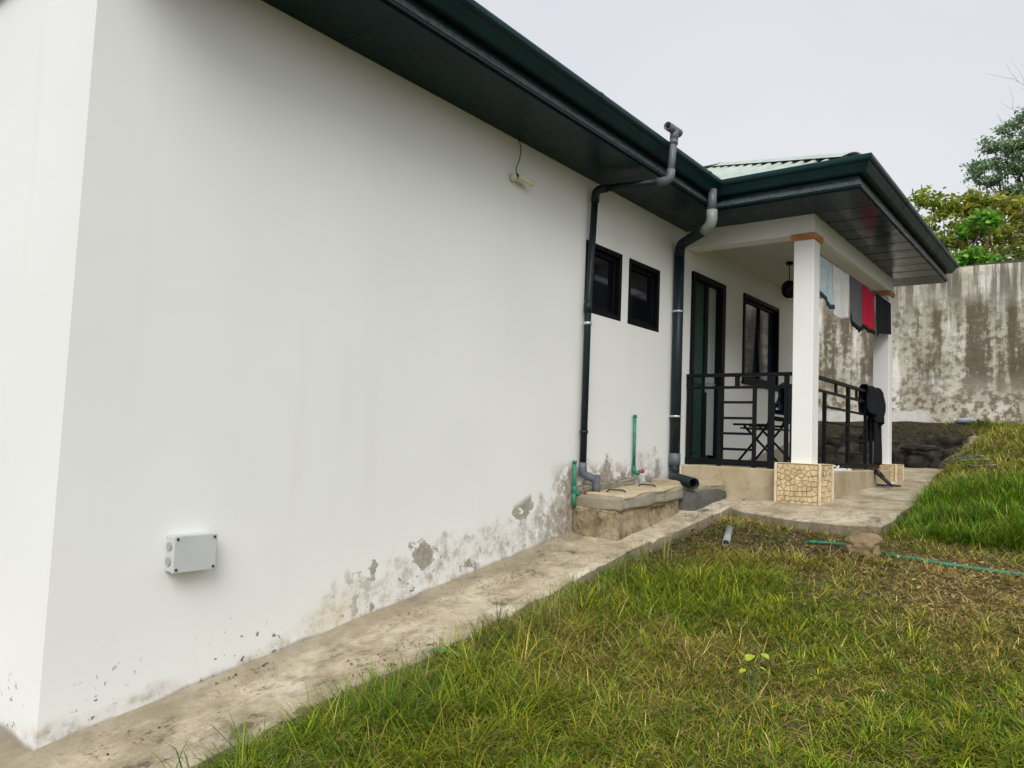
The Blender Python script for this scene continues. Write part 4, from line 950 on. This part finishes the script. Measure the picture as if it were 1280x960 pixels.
# ------------------------------------------------------------------ trees beyond the boundary wall
def branch_path(g, a, b, wob, n=7):
    a, b = Vector(a), Vector(b); L_ = (b-a).length; off = Vector((g.uniform(-1, 1), g.uniform(-1, 1), g.uniform(-.3, .6)))*wob*L_
    return [a.lerp(b, k/n)+off*math.sin(math.pi*k/n)+Vector((g.uniform(-1, 1), g.uniform(-1, 1), g.uniform(-1, 1)))*L_*.012 for k in range(n+1)]
def tree(name, label, cat_, root, clumps, size, cols, per, seed, group=None, aspect=.5, trunk_r=.06, flat=.7, bark='bark', up_=.5):
    t = thing(name, label, cat_, group); g = random.Random(seed); gn = np.random.default_rng(seed); root = Vector(root)
    cen = sum((Vector(c[:3]) for c in clumps), Vector())/len(clumps); fork = root.lerp(cen, .55)
    bm = tube(branch_path(g, root, fork, .06), trunk_r, 9, radii=[trunk_r*(1-.45*k/7) for k in range(8)])
    obj('trunk', bm, bark, t, True)
    for c in clumps:
        obj('limb', tube(branch_path(g, fork, c[:3], .12), .02, 6, radii=[trunk_r*.5*(1-.85*k/7) for k in range(8)]), bark, t, True)
    pts = []; ci = []
    for k, (cx_, cy_, cz_, r_) in enumerate(clumps):
        n = int(per*r_*r_*34); sub = max(6, int(14*r_/.35)); sc = gn.normal(0, .55, (sub, 3))*r_; j = gn.integers(0, sub, n)
        q = sc[j]+gn.normal(0, .22*r_+.03, (n, 3)); q[:, 2] *= flat; pts.append(q+np.array([cx_, cy_, cz_])); ci.append(j+100*k)
    pts = np.concatenate(pts); ci = np.concatenate(ci); cols = np.array(cols); n = len(pts)
    tone = np.random.default_rng(seed+1).uniform(.9, 1.45, 100*len(clumps)+100)[ci]
    c = cols[np.where(gn.uniform(0, 1, n) < .5, ci % len(cols), gn.integers(0, len(cols), n))]*tone[:, None]
    leaf_cards('crown', 'leaf', pts, gn.uniform(.7, 1.3, n)*size, up_, c, seed+2, t, aspect)
    return t
YG = [(.30, .36, .05), (.22, .30, .045), (.38, .40, .07), (.16, .24, .045)]
YO = [(.34, .34, .05), (.27, .31, .05), (.18, .24, .05), (.36, .33, .05), (.24, .30, .06)]
GB = [(.15, .36, .04), (.20, .42, .05), (.11, .26, .04)]; GT = [(.17, .28, .14), (.22, .33, .17), (.13, .22, .11), (.27, .36, .20)]
DG = [(.10, .15, .04), (.15, .20, .05), (.22, .22, .08)]; BR = [(.12, .07, .04), (.08, .05, .03), (.17, .11, .06)]
zt = 2.3
tree('shrub', 'slender yellow-green shrub rising behind the wall next to the porch roof', 'shrub', (.55, 17.6, zt), [(.62, 17.6, 6.75, .26), (.90, 17.7, 6.35, .24), (.55, 17.5, 6.1, .25), (.45, 17.5, 5.6, .3), (.75, 17.5, 5.75, .3), (1.0, 17.5, 5.3, .3), (.3, 17.3, 5.2, .3)], .10, YG, 150, 51)
tree('shrub', 'yellow and orange leaved shrub in the middle above the boundary wall', 'shrub', (1.5, 18.0, zt), [(1.25, 18, 6.55, .3), (1.65, 18, 6.6, .3), (1.95, 18.1, 6.45, .3), (1.45, 17.8, 6.1, .3), (1.1, 17.8, 5.9, .3), (1.8, 17.9, 5.9, .3), (1.4, 17.6, 5.4, .35), (2.3, 18, 6.2, .3), (2.3, 18, 5.6, .35)], .12, YO, 120, 52)
tree('shrub', 'bright green broad-leaved bush just over the boundary wall top', 'bush', (1.7, 16.4, zt), [(1.55, 16.4, 5.15, .17), (1.72, 16.4, 5.05, .15), (1.35, 16.4, 4.95, .14), (1.95, 16.4, 5.0, .14)], .11, GB, 200, 53, aspect=.8)
tree('shrub', 'bright green climbing leaves among the yellow shrubs behind the wall', 'climber', (1.75, 17.2, zt), [(1.65, 17.2, 6.02, .16), (1.85, 17.2, 5.98, .15), (1.35, 17.2, 5.85, .13), (1.5, 17.2, 5.3, .16)], .10, GB, 200, 54, aspect=.8)
tree('shrub', 'dense dull green undergrowth along the back of the boundary wall', 'bush', (1.6, 16.8, zt), [(.35+.26*k, 16.7+.1*(k % 3), 4.85+.18*(k % 2), .3) for k in range(10)], .09, DG, 150, 55)
tree('tree', 'feathery green tree spreading above the yellow shrubs behind the wall', 'tree', (2.9, 19.5, zt), [(1.25, 19.5, 7.75, .2), (1.4, 19.5, 7.95, .22), (1.6, 19.5, 8.25, .22), (1.85, 19.5, 8.55, .25), (2.2, 19.5, 8.75, .25), (1.5, 19.5, 7.55, .25), (1.75, 19.5, 7.85, .28), (2.05, 19.6, 7.7, .32), (2.3, 19.5, 8.2, .32), (2.05, 19.4, 8.15, .26), (2.6, 19.5, 8.35, .35), (2.6, 19.5, 7.8, .35), (2.95, 19.6, 8.1, .4), (2.4, 19.5, 7.3, .3), (1.95, 19.5, 7.2, .22), (3.3, 19.6, 7.7, .4), (2.9, 19.4, 7.2, .4), (3.4, 19.5, 8.4, .4)], .085, GT, 190, 56, flat=.45, trunk_r=.10, aspect=.42)
tree('shrub', 'brown withered bush at the right end above the wall', 'bush', (2.45, 17.0, zt), [(2.45, 17.0, 5.95, .15), (2.55, 17.0, 5.75, .18), (2.75, 17.0, 5.85, .2)], .10, BR, 200, 57)
t = thing('bare_tree', 'bare leafless tree with thin pale twigs behind the feathery tree', 'tree')
g = random.Random(8)
obj('trunk', tube(branch_path(g, (2.9, 21, zt), (2.7, 21, 8.6), .04), .05, 8, radii=[.07-.006*k for k in range(8)]), 'twig', t, True)
def twigs(a, d, ln, r_, lev):
    b = Vector(a)+Vector(d)*ln; p = branch_path(g, a, b, .10, 5)
    obj('branch', tube(p, r_, 5, radii=[r_*(1-.13*k) for k in range(6)]), 'twig', t, True)
    if lev:
        for k in range(3):
            q = p[g.randint(2, 5)]; dd = (Vector(d)+Vector((g.uniform(-.8, .8), g.uniform(-.3, .3), g.uniform(-.25, .6)))).normalized(); twigs(q, dd, ln*g.uniform(.45, .75), r_*.55, lev-1)
for a, d, ln in (((2.75, 21, 8.3), (-.5, 0, .85), 1.3), ((2.72, 21, 8.5), (.2, 0, .95), 1.5), ((2.76, 21, 8.0), (-.75, 0, .6), 1.0), ((2.72, 21, 8.6), (-.25, 0, 1), 1.4)):
    twigs(Vector(a), Vector(d).normalized(), ln, .016, 2)
t2 = thing('bare_sapling', 'single leafless sapling standing against the sky behind the yellow shrubs', 'tree')
t = t2
obj('trunk', tube(branch_path(g, (1.85, 20, zt), (1.82, 20, 8.7), .01), .02, 6, radii=[.03-.0034*k for k in range(8)]), 'twig', t, True)
for a, d, ln in (((1.82, 20, 8.6), (.6, 0, .6), .5), ((1.82, 20, 8.3), (-.7, 0, .5), .45), ((1.82, 20, 8.7), (-.4, 0, .9), .4), ((1.83, 20, 8.0), (.6, 0, -.2), .7)):
    twigs(Vector(a), Vector(d).normalized(), ln, .008, 1)
# dry sticks on the bank by the apron
for k in range(7):
    x0_, y0_ = 1.75+.1*k, 12.6-.35*k; z = float(ground(x0_, y0_))
    tag(obj('dry_stick', tube(branch_path(g, (x0_-.15, y0_+.2, z+.05), (x0_+.2, y0_-.2, float(ground(x0_+.2, y0_-.2))+.07), .08), .009, 5), 'twig', None, True), 'dry stick lying on the bank beside the porch apron', 'stick', 'dry sticks on the bank')
